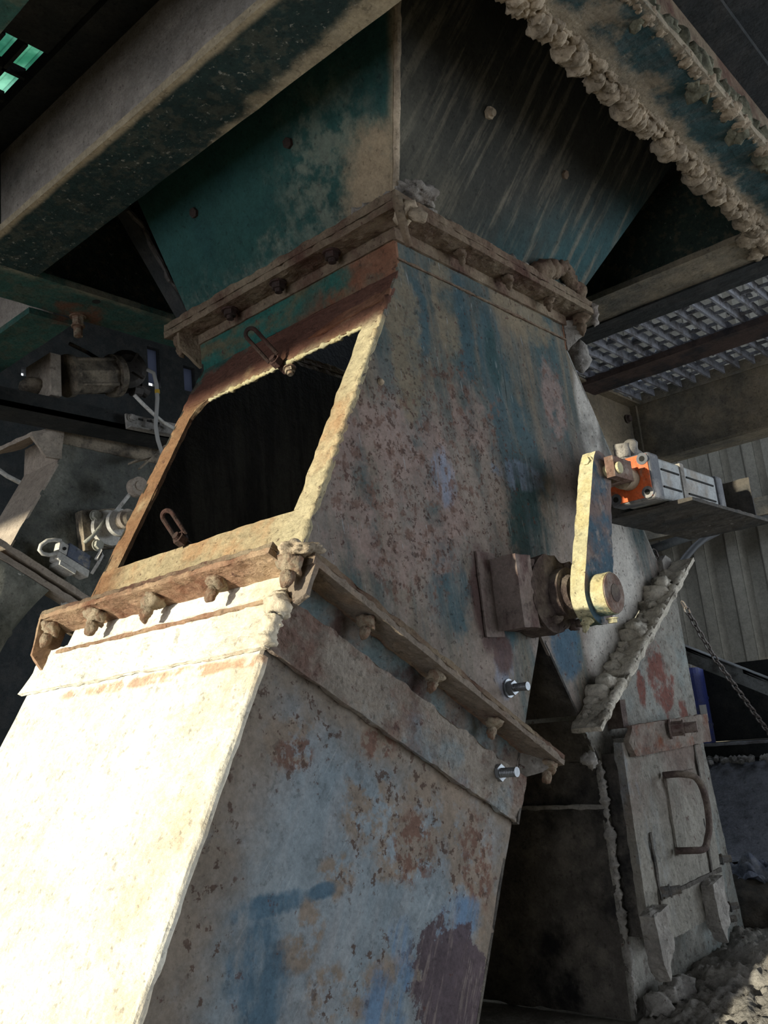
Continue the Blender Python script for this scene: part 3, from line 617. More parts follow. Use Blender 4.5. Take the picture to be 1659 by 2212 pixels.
# flange on the left leg
OW = .052
lf = MB()
lf.box(eL-NI*OW+Y*(-.005), NI*OW, Y*(D+.05), E1*.008)                      # outer side
lf.box(eL-NI*.012-Y*OW, NI*(WL+.02+OW), Y*OW, E1*.008)                    # front side
lf.box(iL, NI*OW, Y*D, E1*.008); lf.box(eL+Y*D, NI*WL, Y*OW, E1*.008)
lf.crust(.010, .0032, 50, 5).build('lower_flange', 'flange', div)
# hatch clamps
def clamp(px, py, up, flip):
    a = .128 if up else .528
    y = .257 if up else .318
    base = lp(a, y)-NI*.004
    ax = -NI
    r = MB()
    if up:
        tip = base+V((-.055, .03, .075))
    else:
        tip = base+V((-.03, .012, .055))
    d = tip-base; sd = d.cross(Y).normalized()*.012; sd = d.normalized().cross(ax).normalized()*.011
    loop = []
    for i in range(13):
        t = math.pi*i/12; loop.append(base+d*.80+d.normalized()*.011*math.sin(t)+sd*math.cos(t))
    loop = [base+d*.18+sd]+loop+[base+d*.18-sd]
    r.tube(loop, .0042, 8, closed=True)
    r.cyl(base+NI*.02, base-NI*.022, .007, 12); r.cyl(base-NI*.002, base-NI*.016, .0125, 6)
    return r.build('hatch_clamp', 'boltrust', div, smooth=False)
clamp(0, 0, True, 1); clamp(0, 0, False, 1)
bolt(div, lp(.128, .245)+NI*.012, V((-.2, -.3, -1)), 'hex', 'bolt', .8)
# bearing on the front panel
SX, SZ = .310, -.672
MB().bx(.166, .215, -.060, -.002, -.735, -.605).crust(.014, .002, 50).build('bearing_bracket', 'purple', div, bevel=0)
MB().bx(.128, .185, -.005, -.001, -.745, -.592).crust(.014, .0015, 50).build('backing_plate', 'purple', div)
bh = MB().cyl((SX-.03, -.004, SZ), (SX-.03, -.060, SZ), .074, 24).bx(.21, .30, -.055, -.004, -.735, -.61).prism([V((SX-.09, -.03, SZ)), V((SX-.02, -.03, SZ-.072)), V((SX+.045, -.03, SZ-.055)), V((SX+.06, -.03, SZ)), V((SX+.03, -.03, SZ+.06)), V((SX-.04, -.03, SZ+.068))], V((0, .026, 0))); bh.crust(.012, .004, 45).build('bearing_housing', 'bearing', div)
MB().cyl((SX, -.06, SZ), (SX, -.078, SZ), .048, 28).cyl((SX, -.078, SZ), (SX, -.088, SZ), .036, 28, .030).crust(.012, .002, 60).build('bearing_ring', 'bearing', div)
for dx, dz in ((.05, .05), (-.05, -.05), (.045, -.055)): bolt(div, (SX-.01+dx*.9, -.050, SZ+dz), (0, -1, 0), 'crusty', 'bearing', .9)
# small studs and pimples on the panel
bolt(div, at(1098, 1487, y=-.0005), (0, -1, 0), 'stud', 'steel', 1.0, 'stud', label='clean bright stud and nut on the front panel above the lower flange')
MB().lump(at(822, 825, y=-.001), .006, .5, 80, 2).build('dust_clod', 'dust', div, smooth=True)
MB().lump(at(1247, 770, y=0.03), .028, .35, 40, 3, (1, 1, 1.5)).build('dust_clod', 'dustg', div, smooth=True)
# flange of the right leg: two plates with dust between
rf = MB()
rf.box(eR-NR*OW-Y*.066, NR*(WR+OW+.045), Y*.066, F1*.010)
rf.box(eR-NR*OW, NR*OW, Y*D, F1*.010)
rf.crust(.010, .004, 45, 7).build('lower_flange', 'dust_pale', div)
rk = MB().crust_tube([eR-Y*.016, eR+NR*(WR+.03)-Y*.016], .020, 31, (1, 1.2, .8), vary=1.2)
for k in (.16, .5, .84): rk.lump(eR+NR*WR*k-Y*.034-F1*.008, .021, .5, 60, 3)
rk.crust_tube([eR-Y*.058, eR+NR*(WR+.03)-Y*.060], .0095, 32, n=10)
rk.build('dust_crust', 'dust_pale', div, smooth=True)
lug = MB().prism([eR-F1*.03, eR-F1*.03-NR*.03, eR-NR*.05-F1*.01, eR-NR*.04+F1*.04, eR+F1*.03+NR*.03], -Y*.012)
lug.crust(.014, .002, 40).build('lug', 'dustg', div)
# bracket carrying the cylinder
bk = MB().bx(.64, 1.13, -.21, .0, -.486, -.478).bx(1.08, 1.088, -.19, 0, -.478, -.37)
bk.crust(.02, .002, 40).build('cylinder_bracket', 'bracket', div)
bd = MB()
for i in range(40): bd.lump((random.uniform(.965, 1.09), random.uniform(-.19, -.03), -.477), random.uniform(.004, .010), .6, 70, 2)
bd.build('dust_crust', 'dustg', div, smooth=True)

# ------------------------------------------------------------------ lever arm
arm = thing('lever_arm', (SX+.02, -.11, SZ), 'lever arm with a yellow dusty edge on the pivot shaft of the diverter', 'lever')
A0, A1 = V((.333, 0, -.684)), V((.432, 0, -.412)); ad = (A1-A0).normalized(); an = V((ad.z, 0, -ad.x))
prof = []
for i in range(13):
    t = math.pi+math.pi*i/12; prof.append(A0+an*.054*math.cos(t)+ad*.054*math.sin(t))
prof += [A1+an*.034-ad*.02]
for i in range(7):
    t = math.pi*i/12*2; prof.append(A1+an*.032*math.cos(t)+ad*.022*math.sin(t))
prof += [A1-an*.036-ad*.02]
ab = MB().prism([q+V((0, -.124, 0)) for q in prof], V((0, .030, 0)))
ab.crust(.010, .0018, 60, 2)
o = ab.build('plate', 'arm', arm)
o.data.materials.append(M['arm_face'])
for f_ in o.data.polygons:
    if f_.normal.y < -.7: f_.material_index = 1
MB().cyl((A0.x, -.124, A0.z), (A0.x, -.152, A0.z), .039, 28).crust(.010, .002, 60).build('hub', 'arm', arm)
MB().cyl((A0.x, -.152, A0.z), (A0.x, -.1545, A0.z), .0375, 28).build('hub_face', 'hubrust', arm)
MB().cyl((A0.x+.004, -.1545, A0.z), (A0.x+.004, -.1555, A0.z), .017, 20).build('shaft_end', 'bearing', arm)
MB().cyl((A0.x, -.03, A0.z), (A0.x, -.10, A0.z), .021, 20).build('shaft', 'bearing', arm)
bolt(arm, A0+V((.0, -.142, -.044)), (0, 0, -1), 'head', 'arm', .8); bolt(arm, A0+V((-.035, -.11, -.042)), (-.5, 0, -1), 'crusty', 'arm', .7)
bolt(arm, A1+V((-.035, -.11, 0)), (-1, 0, 0), 'head', 'arm', .8)

# ------------------------------------------------------------------ pneumatic cylinder
PX0, PX1, PYc, PZc, PH = .556, .950, -.118, -.430, .047
cy = thing('pneumatic_cylinder', (.85, PYc, -.467), 'pneumatic cylinder with an orange front cap beside the lever arm', 'cylinder')
MB().bx(PX0, PX0+.05, PYc-PH-.003, PYc+PH+.003, PZc-PH-.003, PZc+PH+.003).build('front_cap', 'capgrey', cy, bevel=.006)
cf = MB().prism([V((PX0, PYc+PH*a, PZc+PH*b)) for a, b in ((-.97, -.93), (-.93, -.97), (.93, -.97), (.97, -.93), (.97, .93), (.93, .97), (-.93, .97), (-.97, .93))], V((-.0025, 0, 0)))
cf.build('cap_face', 'orange', cy, label='orange painted face of the front cap')
for a in (-1, 1):
    for b in (-1, 1):
        MB().cyl((PX0-.004, PYc+a*PH*.76, PZc+b*PH*.76), (PX0+.0, PYc+a*PH*.76, PZc+b*PH*.76), .0125, 16).build('screw_seat', 'capgrey', cy)
for a in (-1, 1):
    for b in (-1, 1):
        MB().cyl((PX0-.005, PYc+a*PH*.76, PZc+b*PH*.76), (PX0-.004, PYc+a*PH*.76, PZc+b*PH*.76), .006, 12).build('cap_screw', 'inner', cy)
by = MB().bx(PX0+.05, PX1-.03, PYc-PH+.002, PYc+PH-.002, PZc-PH+.002, PZc+PH-.002)
by.build('barrel', 'alu', cy, bevel=.005)
gv = MB()
for zz in (-.018, .020): gv.bx(PX0+.06, PX0+.15, PYc-PH-.0005, PYc-PH+.003, PZc+zz-.0018, PZc+zz+.0018).bx(PX0+.19, PX1-.05, PYc-PH-.0005, PYc-PH+.003, PZc+zz-.0018, PZc+zz+.0018)
gv.build('groove', 'inner', cy)
bd = MB().bx(PX0+.16, PX0+.18, PYc-PH-.001, PYc+PH+.001, PZc-PH-.001, PZc+PH+.001); bd.crust(.012, .002, 60).build('dust_band', 'dustg', cy)
MB().bx(PX1-.03, PX1+.01, PYc-PH-.002, PYc+PH+.002, PZc-PH-.002, PZc+PH+.002).build('rear_cap', 'capgrey', cy, bevel=.006)
MB().cyl((PX1+.01, PYc, PZc), (PX1+.03, PYc, PZc), .018, 16).build('rear_boss', 'dustg', cy)
MB().cyl((PX0-.003, PYc, PZc), (PX0-.035, PYc, PZc), .024, 24).crust(.01, .0015, 60).build('rod_gland', 'dust', cy)
MB().cyl((PX0-.035, PYc, PZc), (PX0-.062, PYc, PZc), .014, 20).build('rod', 'bearing', cy)
ck = MB().bx(.425, .505, PYc-.032, PYc-.014, PZc-.018, PZc+.024).bx(.425, .505, PYc+.016, PYc+.032, PZc-.018, PZc+.024).bx(.478, .508, PYc-.026, PYc+.026, PZc-.018, PZc+.020)
ck.crust(.010, .0018, 60).build('clevis', 'hubrust', cy)
MB().cyl((.440, PYc-.038, PZc), (.440, PYc+.038, PZc), .012, 16).build('clevis_pin', 'arm', cy)
pf = MB().tube([V((PX0+.03, PYc+.02, PZc+PH)), V((PX0+.03, PYc+.02, PZc+PH+.022)), V((PX0+.05, PYc+.02, PZc+PH+.034)), V((PX0+.11, PYc+.02, PZc+PH+.026)), V((PX0+.17, PYc+.02, PZc+PH+.012))], .013, 10)
pf.cyl((PX0+.03, PYc+.02, PZc+PH+.01), (PX0+.03, PYc+.02, PZc+PH+.04), .017, 12).lump((PX0+.05, PYc+.01, PZc+PH+.034), .019, .3, 60, 2).lump((PX0+.12, PYc+.01, PZc+PH+.012), .017, .4, 60, 2, (2.2, 1, .7))
pf.crust(.01, .002, 60).build('air_fitting', 'dustg', cy, smooth=True)

# ------------------------------------------------------------------ left discharge chute
dch = thing('discharge_chute', (-.4, .28, -1.2), 'big dust-coated sloping discharge chute at the bottom left, sunlit on its left face', 'chute')
G0 = LL+.008
def g(a, x, y): return B+E1*a+NI*x+Y*y
def shell(mbl, mbf, a0, a1, x0, x1, y0_, y1_, th=.008, x0b=None, x1b=None, y1b=None):
    x0b = x0 if x0b is None else x0b; x1b = x1 if x1b is None else x1b; y1b = y1_ if y1b is None else y1b
    mbl.prism([g(a0, x0, y0_), g(a0, x0, y1_), g(a1, x0b, y1b), g(a1, x0b, y0_)], NI*th)
    mbf.prism([g(a0, x0, y0_), g(a0, x1, y0_), g(a1, x1b, y0_), g(a1, x0b, y0_)], Y*th)
    mbf2 = [g(a0, x1, y0_), g(a0, x1, y1_), g(a1, x1b, y1b), g(a1, x1b, y0_)]
    return mbf2
MLs = MB(); MFs = MB(); side = MB()
q = shell(MLs, MFs, G0, .705, 0, WL, 0, D); side.prism(q, -NI*.006)
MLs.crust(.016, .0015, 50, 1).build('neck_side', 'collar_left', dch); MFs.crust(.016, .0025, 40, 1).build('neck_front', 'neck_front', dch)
MLs = MB(); MFs = MB()
q = shell(MLs, MFs, .700, .782, -.012, WL+.012, -.012, .612, y1b=.640); side.prism(q, -NI*.006)
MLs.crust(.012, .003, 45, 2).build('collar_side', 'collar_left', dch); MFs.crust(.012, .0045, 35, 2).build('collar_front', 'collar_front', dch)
MLs = MB(); MFs = MB()
q = shell(MLs, MFs, .775, 1.60, -.002, WL+.004, -.002, .625, x0b=.0, x1b=WL+.0, y1b=.66); side.prism(q, -NI*.006)
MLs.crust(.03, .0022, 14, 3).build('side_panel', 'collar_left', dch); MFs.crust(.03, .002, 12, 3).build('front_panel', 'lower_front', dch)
side.build('inner_panel', 'side_dark', dch)
MB().tube([g(a, .001, .001) for a in (.79, .95, 1.1, 1.3, 1.58)], .0075, 10).crust(.014, .0025, 45).build('corner_edge', 'collar_left', dch, smooth=True)
shr = MB()
shr.crust_tube([g(.655, -.004, .0), g(.70, -.006, -.003), g(.74, -.012, -.010), g(.785, -.010, -.008)], .016, 35, vary=.8)
shr.build('dust_crust', 'collar_left', dch, smooth=True, label='pale dust caked on the corner below the flange')
# its flange and gussets
lf = MB()
lf.box(g(G0, -OW, -.004), NI*OW, Y*(D+.05), E1*.010)
lf.box(g(G0, -.010, -OW), NI*(WL+.02+OW), Y*OW, E1*.010)
lf.box(g(G0, WL, 0), NI*OW, Y*D, E1*.010)
o = lf.crust(.010, .0028, 50, 8).build('flange', 'flange_warm', dch)
gg = MB().prism([g(G0+.01, -.008, -.004), g(G0+.01, -.006, -OW), g(G0+.055, -.004, -OW+.002), g(G0+.075, .0, -.004)], NI*.008)
gg.crust(.012, .002, 50).build('gusset', 'flange_warm', dch)
gg = MB().prism([g(G0+.01, 0, D+.03), g(G0+.01, -OW, D+.035), g(G0+.075, -OW+.014, D+.03), g(G0+.10, 0, D+.02)], Y*.007)
gg.crust(.012, .002, 50).build('gusset', 'flange_warm', dch)
gg = MB().prism([g(G0+.01, WL, -.002), g(G0+.01, WL+.045, -OW+.01), g(G0+.035, WL+.03, -OW+.02), g(G0+.06, WL+.0, -.002)], Y*.008)
gg.crust(.012, .003, 50).build('gusset', 'flange_dust', dch)
for y in (.45, .29, .13): bolt(dch, g(G0+.010, -.030, y), E1, 'crusty', 'bolt', random.uniform(1.0, 1.25))
bolt(dch, g(G0+.01, -.026, -.028), E1, 'crusty', 'bolt', 1.15); bolt(dch, g(G0+.01, -.03, D+.028), E1, 'crusty', 'bolt', 1.2)
for x in (.134, .30, .464, .635): bolt(dch, g(G0+.010, x, -.030), E1, 'crusty', 'bolt', 1.0 if x > .6 else .9)
cap = MB().lump(g(G0-.010, -.020, -.022), .030, .5, 60, 4, (1, 1, .45)); cap.build('dust_clod', 'dust', dch, smooth=True)
bolt(dch, at(1068, 1670, y=-.0025), (0, -1, 0), 'stud', 'steel', 1.1, 'stud', label='clean bright stud and nut on the right end of the collar')
wl_ = MB().box(g(.706, -.012, .01), Y*.56, E1*.006, -NI*.003); wl_.crust(.012, .002, 60).build('weld_seam', 'flange_warm', dch)

# ------------------------------------------------------------------ right discharge chute
rch = thing('discharge_chute', (.7, .2, -1.45), 'grey rusted upright discharge chute with an access door at the right', 'chute')
zt = -.62
rp = MB().prism([iR+F1*.012+V((.0, 0, 0)), V((.462, 0, -.985)), V((.458, 0, -1.45)), V((1.03, 0, -1.45)), V((.972, 0, -.95)), V((.968, 0, -.64)), eR+F1*.012], Y*.007)
rp.crust(.02, .002, 30, 3).build('front_panel', 'right_low', rch)
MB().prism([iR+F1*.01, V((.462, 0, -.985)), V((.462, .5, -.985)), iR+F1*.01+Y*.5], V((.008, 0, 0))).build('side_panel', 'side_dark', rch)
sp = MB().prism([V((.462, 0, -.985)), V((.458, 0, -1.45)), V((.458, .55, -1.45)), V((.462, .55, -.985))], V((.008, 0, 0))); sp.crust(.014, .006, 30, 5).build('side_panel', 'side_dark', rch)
MB().box((.455, 0, -1.075), (0, .55, 0), (.006, 0, 0), (0, 0, .008)).crust(.012, .003, 60).build('weld_seam', 'dustg', rch)
MB().prism([V((1.03, 0, -1.45)), V((.972, 0, -.95)), V((.968, 0, -.64)), V((.968, .5, -.64)), V((.972, .5, -.95)), V((1.03, .5, -1.45))], V((-.006, 0, 0))).build('side_panel', 'right_low', rch)
ed = MB().crust_tube([V((.462, -.002, z)) for z in (-.985, -1.2, -1.44)], .010, 36).build('corner_edge', 'dustg', rch, smooth=True)
# access door standing proud of the chute
for a, b in ((.535, .555), (.855, .90)): MB().bx(a, b, -.03, .0, -1.34, -.95).crust(.012, .002, 50).build('door_frame', 'right_low', rch)
DY = -.05
dr = MB().prism([V((.474, DY, -.955)), V((.470, DY, -1.290)), V((.540, DY, -1.33)), V((.838, DY, -1.33)), V((.842, DY, -.94)), V((.60, DY, -.965))], V((0, .018, 0)))
dr.crust(.012, .003, 30, 2)
door = dr.build('access_door', 'door', rch)
MB().bx(.478, .496, DY+.018, 0, -1.31, -.975).build('hinge_plate', 'side_dark', door)
st = MB().bx(.50, .875, DY-.014, DY, -.985, -.925); st.prism([V((.545, DY-.014, -.985)), V((.50, DY-.014, -.985)), V((.485, DY-.01, -.955)), V((.50, DY-.014, -.93))], V((0, .012, 0)))
st.crust(.010, .003, 50, 4).build('door_strap', 'door_top', door)
bolt(door, at(1447, 1575, y=DY-.014), (.35, -1, 0), 'longbolt', 'purple', .85)
sb = MB().bx(.525, .532, DY-.004, DY, -1.31, -1.13).bx(.78, .787, DY-.004, DY, -1.30, -1.14).bx(.545, .83, DY-.004, DY, -1.255, -1.247).bx(.80, .807, DY-.004, DY, -1.1, -.985); sb.crust(.01, .002, 50).build('batten', 'side_dark', door)
pn = MB().bx(.63, .775, DY-.006, DY, -1.19, -1.035); pn.crust(.012, .003, 40).build('handle_plate', 'door', door)
h0, h1 = at(1432, 1675, y=DY-.006), at(1460, 1838, y=DY-.006)
pts = [h0, h0+V((.012, -.035, 0)), h0+V((.035, -.055, -.012)), h0.lerp(h1, .35)+V((.06, -.055, 0)), h0.lerp(h1, .7)+V((.055, -.055, 0)), h1+V((.045, -.05, .016)), h1+V((.025, -.048, 0)), h1+V((.006, -.03, 0)), h1]
sm_ = []
for i in range(len(pts)-1):
    p0, p1, p2, p3 = pts[max(i-1, 0)], pts[i], pts[i+1], pts[min(i+2, len(pts)-1)]
    for k in range(5):
        t = k/5; sm_.append(.5*((2*p1)+(p2-p0)*t+(2*p0-5*p1+4*p2-p3)*t*t+(3*p1-p0-3*p2+p3)*t**3))
sm_.append(pts[-1])
MB().tube(sm_, .0068, 10).build('handle', 'bearing', door, smooth=True)
bolt(door, at(1425, 1928, y=DY), (.6, -1, .1), 'longbolt', 'door', .62); bolt(rch, at(1540, 1858, y=-.032), (.8, -1, 0), 'longbolt', 'door', .6)
bolt(rch, at(1560, 1962, y=-.032), (.9, -1, .1), 'longbolt', 'door', .55); bolt(rch, at(1555, 1990, y=-.032), (.9, -1, .1), 'longbolt', 'door', .55)
for px, py, y in ((1405, 2035, -.055), (1530, 1960, -.05)):
    q = at(px, py, y=y); hm = MB()
    hm.prism([q+V((-.028, 0, .05)), q+V((.028, 0, .058)), q+V((.03, 0, -.01)), q+V((.0, 0, -.065)), q+V((-.02, 0, -.03))], V((0, -.03, 0))); hm.crust(.01, .006, 40).build('hinge_lug', 'dustg', rch)
MB().bx(.522, .545, -.035, -.0, -.93, -.875).crust(.01, .002, 50).build('latch_block', 'bearing', rch)
sd = MB()
sd.crust_tube([(.46, -.03, -1.44), (.53, -.05, -1.41), (.60, -.04, -1.44)], .035, 33, vary=1.1)
sd.build('dust_crust', 'dustg', rch, smooth=True)
q = at(1272, 1640, y=-.03)
MB().lump(q, .013, .7, 70, 3, (1.2, 1, 1.1)).build('dust_clod', 'dustg', div, smooth=True)

# ------------------------------------------------------------------ plinth, dust, right background
pl = MB().bx(.30, 3.9, -1.6, 1.2, -2.3, -1.455)
o = pl.build('concrete_plinth', 'concrete', bevel=.01); tag(o, 'dusty concrete floor slab the upright discharge chute stands on', 'slab')
def mound(name, cx, cy, rx, ry, h, z0, mat, label, n=120, freq=12, amp=.22, peak=1.2):
    bm = MB(); gridv = []
    for i in range(n+1):
        row = []
        for j in range(n+1):
            u, v = -1+2*i/n, -1+2*j/n
            r = math.sqrt(u*u+v*v); x, yq = cx+u*rx, cy+v*ry
            k = max(0.0, 1-r)**peak
            zz = z0-.02+h*k*(1+amp*noise.fractal(V((x, yq, 1.3))*freq, .8, 2.1, 5))+.012*noise.fractal(V((x, yq, 4.))*40, .7, 2.1, 4)*(1 if k > 0 else 0)+.02*min(1, k*8)
            row.append(bm.bm.verts.new((x, yq, zz)))
        gridv.append(row)
    for i in range(n):
        for j in range(n): bm.bm.faces.new((gridv[i][j], gridv[i+1][j], gridv[i+1][j+1], gridv[i][j+1]))
    o = bm.build(name, mat, smooth=True)
    tag(o, label, 'dust heap', kind='stuff'); return o
mound('dust_heap', .75, -.22, .42, .36, .10, -1.455, 'dustg', 'heap of fluffy grey dust at the bottom right corner, in front of the upright chute')
mound('dust_heap', .98, .02, .35, .28, .05, -1.455, 'concrete', 'low drift of dust on the slab right of the access door')
# conveyor-like machine on the right
cv = thing('conveyor_frame', (1.7, .2, -1.2), 'dark steel conveyor frame behind the upright chute at the right edge', 'conveyor')
MB().bx(1.55, 1.64, -.6, 1.4, -1.075, -1.03).build('side_channel', 'dark', cv)
MB().bx(1.535, 1.555, -.6, 1.4, -1.036, -1.028).crust(.012, .002, 60).build('channel_lip', 'grate', cv)
MB().bx(1.66, 1.68, -.6, 1.4, -1.03, -.80).build('side_board', 'dark', cv)
ra = at(1470, 1393, x=1.5); rb = at(1700, 1483, x=1.5); rd = rb-ra
rl = MB().box(ra-rd*.5, rd*2.2, V((.045, 0, .0)), V((0, 0, -.012))).box(ra-rd*.5, rd*2.2, V((.01, 0, .0)), V((0, 0, -.05)))
o = rl.build('sloping_rail', 'rail'); tag(o, 'grey angle rail sloping down to the right edge behind the chain', 'rail')
sw = MB(); n = 30
pr_ = [(1.62, -1.075), (1.52, -1.085), (1.46, -1.13), (1.34, -1.24), (1.27, -1.30), (1.22, -1.305)]
for a in range(len(pr_)-1):
    pass
rows = []
for i in range(61):
    y = -.5+1.3*i/60; row = []
    for j in range(26):
        t = j/25*(len(pr_)-1); k = min(int(t), len(pr_)-2); f_ = t-k
        x = pr_[k][0]*(1-f_)+pr_[k+1][0]*f_; z = pr_[k][1]*(1-f_)+pr_[k+1][1]*f_
        row.append(sw.bm.verts.new((x, y, z+.006*noise.fractal(V((x, y, z))*20, .8, 2.1, 4))))
    rows.append(row)
for i in range(60):
    for j in range(25): sw.bm.faces.new((rows[i][j], rows[i+1][j], rows[i+1][j+1], rows[i][j+1]))
o = sw.build('sand_bank', 'sand', smooth=True); tag(o, 'blue-grey bank of spilled sand below the conveyor frame at the right edge', 'sand', kind='stuff')
wk = MB().bx(1.25, 1.62, -.5, .8, -1.455, -1.31); o = wk.build('shade_block', 'dark'); tag(o, 'dark block standing in for the shadow below the bank of sand at the right', 'shade_filler')  # added dark block that imitates the shadow under the sand bank
gv = MB()
for i in range(170):
    y = random.uniform(-.1, .34); gv.lump((1.515+random.uniform(-.03, .04), y, -1.078+random.uniform(-.004, .008)), random.uniform(.004, .010), .4, 90, 1)
o = gv.build('gravel', 'stone'); tag(o, 'pale gravel crumbs along the top of the sand bank', 'gravel', kind='stuff')
# blue drum
d0 = at(1534, 1560, x=1.60); ctr = V((1.613, d0.y+.052, 0)); zt0 = at(1500, 1442, x=1.6).z
dm = thing('drum', (ctr.x, ctr.y, -1.03), 'small dark blue drum with a white label behind the upright chute', 'drum')
dq = MB().cyl((ctr.x, ctr.y, -1.03), (ctr.x, ctr.y, zt0), .05, 32)
for z in (-.98, -.90): dq.cyl((ctr.x, ctr.y, z), (ctr.x, ctr.y, z+.008), .052, 32)
dq.build('body', 'drum', dm)
a0 = math.radians(225)
MB().prism([V((ctr.x+math.cos(a)*.0515, ctr.y+math.sin(a)*.0515, -.965)) for a in (a0, a0+.25, a0+.5)]+[V((ctr.x+math.cos(a)*.0505, ctr.y+math.sin(a)*.0505, -.965)) for a in (a0+.5, a0+.25, a0)], V((0, 0, .05))).build('label', 'label', dm)
MB().cyl((ctr.x, ctr.y, zt0), (ctr.x, ctr.y, zt0+.01), .02, 16).build('lid', 'black', dm)
# rag and sack
def cloth(c, r, seed):
    m = MB(); n = 36; rows = []
    for i in range(n+1):
        row = []
        for j in range(n+1):
            u, v = -1+2*i/n, -1+2*j/n; rr = math.hypot(u, v)
            z = .6*noise.fractal(V((u*1.6+seed, v*1.6, seed)), .9, 2, 4)+.35*abs(math.sin(u*5+2*v+seed))*max(0, 1-rr*.5)
            row.append(m.bm.verts.new(V(c)+V((u*r*.7+.02*noise.noise(V((u*3, v*3, 2+seed))), v*r*1.1, z*r*.8))))
        rows.append(row)
    for i in range(n):
        for j in range(n): m.bm.faces.new((rows[i][j], rows[i+1][j], rows[i+1][j+1], rows[i][j+1]))
    return m
q = at(1645, 1895, x=1.18)
o = cloth(q, .075, 2.3).build('rag', 'cloth', smooth=True); sm = o.modifiers.new('thickness', 'SOLIDIFY'); sm.thickness = .004
tag(o, 'crumpled blue-grey rag lying on the dark sack at the right edge', 'rag')
q2 = at(1640, 1975, x=1.16)
o = MB().lump((q2.x, q2.y, -1.40), .12, .25, 8, 4, (1, 1, .62)).build('sack', 'sack', smooth=True)
tag(o, 'dark slumped sack on the slab under the rag', 'sack')
# hose
hs = [at(1459, 1245, y=.09), at(1466, 1225, y=.10), at(1480, 1205, y=.11), at(1500, 1182, y=.12), at(1520, 1165, y=.13), at(1550, 1150, y=.14)]
o = MB().tube(hs, .0105, 12).build('air_hose', 'rubber', smooth=True); tag(o, 'black air hose rising from the right flange toward the bracket', 'hose')
hs = MB().tube([at(1400, 1190, y=.06), at(1470, 1165, y=.06), at(1560, 1140, y=.06), at(1700, 1110, y=.06)], .012, 12)
o = hs.build('cable_bundle', 'dark', smooth=True); tag(o, 'dark cable run passing under the cylinder bracket to the right edge', 'cable')
# chains
def make_link():
    m = MB(); loop = []
    for i in range(20):
        t = 2*math.pi*i/20; loop.append(V((math.cos(t)*.0062, 0, math.sin(t)*.0062+(.0055 if math.sin(t) > 0 else -.0055))))
    m.tube(loop, .0022, 6, closed=True)
    me = bpy.data.meshes.new('link'); bmesh.ops.recalc_face_normals(m.bm, faces=m.bm.faces); m.bm.to_mesh(me); m.bm.free(); me.materials.append(M['chain'])
    for q in me.polygons: q.use_smooth = True
    return me
LINK = make_link()
def chain(pts, label):
    r = thing('chain', pts[0], label, 'chain', 'chains by the right flange'); step = .0185; k = 0
    for a, b in zip(pts[:-1], pts[1:]):
        d = b-a; n = max(1, round(d.length/step)); qn = d.to_track_quat('Z', 'Y')
        for i in range(n):
            o = bpy.data.objects.new('link', LINK); COL.objects.link(o); o.parent = r
            o.location = a+d*((i+.5)/n)-pts[0]
            o.rotation_euler = (qn @ Matrix.Rotation(math.pi/2*(k % 2)+.4, 3, 'Z').to_quaternion()).to_euler(); k += 1
chain([at(1474, 1300, y=.06), at(1510, 1365, y=.05), at(1548, 1428, y=.04), at(1604, 1505, y=.03), at(1672, 1598, y=.02)], 'long steel chain hanging slack from the right flange to the right edge')
chain([at(1412, 1190, y=.02), at(1422, 1212, y=.012), at(1430, 1232, y=.004)], 'short piece of chain by the top lug of the right flange')

# ------------------------------------------------------------------ right walkway
GX0, GX1, GY0, GY1, GZ = 1.15, 1.985, -.7, .48, .22
gr = MB(); y = GY0
while y < GY1:
    gr.bx(GX0, GX1, y-.0035, y+.0035, GZ, GZ+.030); y += .054
x = GX0+.03
while x < GX1:
    gr.bx(x-.003, x+.003, GY0, GY1, GZ+.014, GZ+.024); x += .075
gr.crust(.03, .0012, 60, 2)
o = gr.build('walkway_grating', 'grate'); tag(o, 'dusty pale walkway grating overhead on the right', 'grating')
gx = MB()
for i in range(70):
    gx.lump((random.uniform(1.25, 1.95), random.uniform(-.4, .45), GZ+.034), random.uniform(.006, .018), .6, 60, 1)
o = gx.build('dust_clods', 'grate', smooth=True); tag(o, 'loose dust clods lying on the right walkway grating', 'dust', kind='stuff')
def lbeam(name, label, x0, x1, y0, y1, z0, z1, mat, extra=None):
    m = MB().bx(x0, x1, y0, y1, z0, z1)
    if extra: [m.bx(*e) for e in extra]
    m.crust(.03, .0015, 40); o = m.build(name, mat); return tag(o, label, 'beam', 'channels and bars of the right walkway')
lbeam('steel_channel', 'dark channel carrying the near edge of the right walkway grating', 1.145, 1.25, -.7, .62, .195, .216, 'dark')
lbeam('steel_channel', 'brown flat bar under the middle of the right walkway grating', 1.57, 1.70, -.7, .62, .195, .216, 'darkbrown')
lbeam('steel_channel', 'brown dusty channel along the far edge of the right walkway, above the cladding', 1.99, 2.0, -.8, .47, -.02, .25, 'channel', [(2.0, 2.06, -.8, .47, -.03, -.02), (1.985, 2.06, -.8, .47, .205, .213), (1.94, 2.0, -.8, .47, -.03, -.02)])
lbeam('steel_channel', 'short dusty end channel at the left end of the right walkway', 1.5, 2.0, .48, .49, -.06, .25, 'channel', [(1.5, 2.0, .44, .49, .205, .213), (1.975, 1.99, .455, .48, -.06, .21)])
bolt(bpy.data.objects['steel_channel.003'], at(1355, 905, y=.475), (0, -1, 0), 'head', 'bearing', 1.2)
lbeam('steel_channel', 'pale horizontal girt across the corrugated cladding on the right', 3.84, 3.93, -2.5, 4, .02, .12, 'channel')

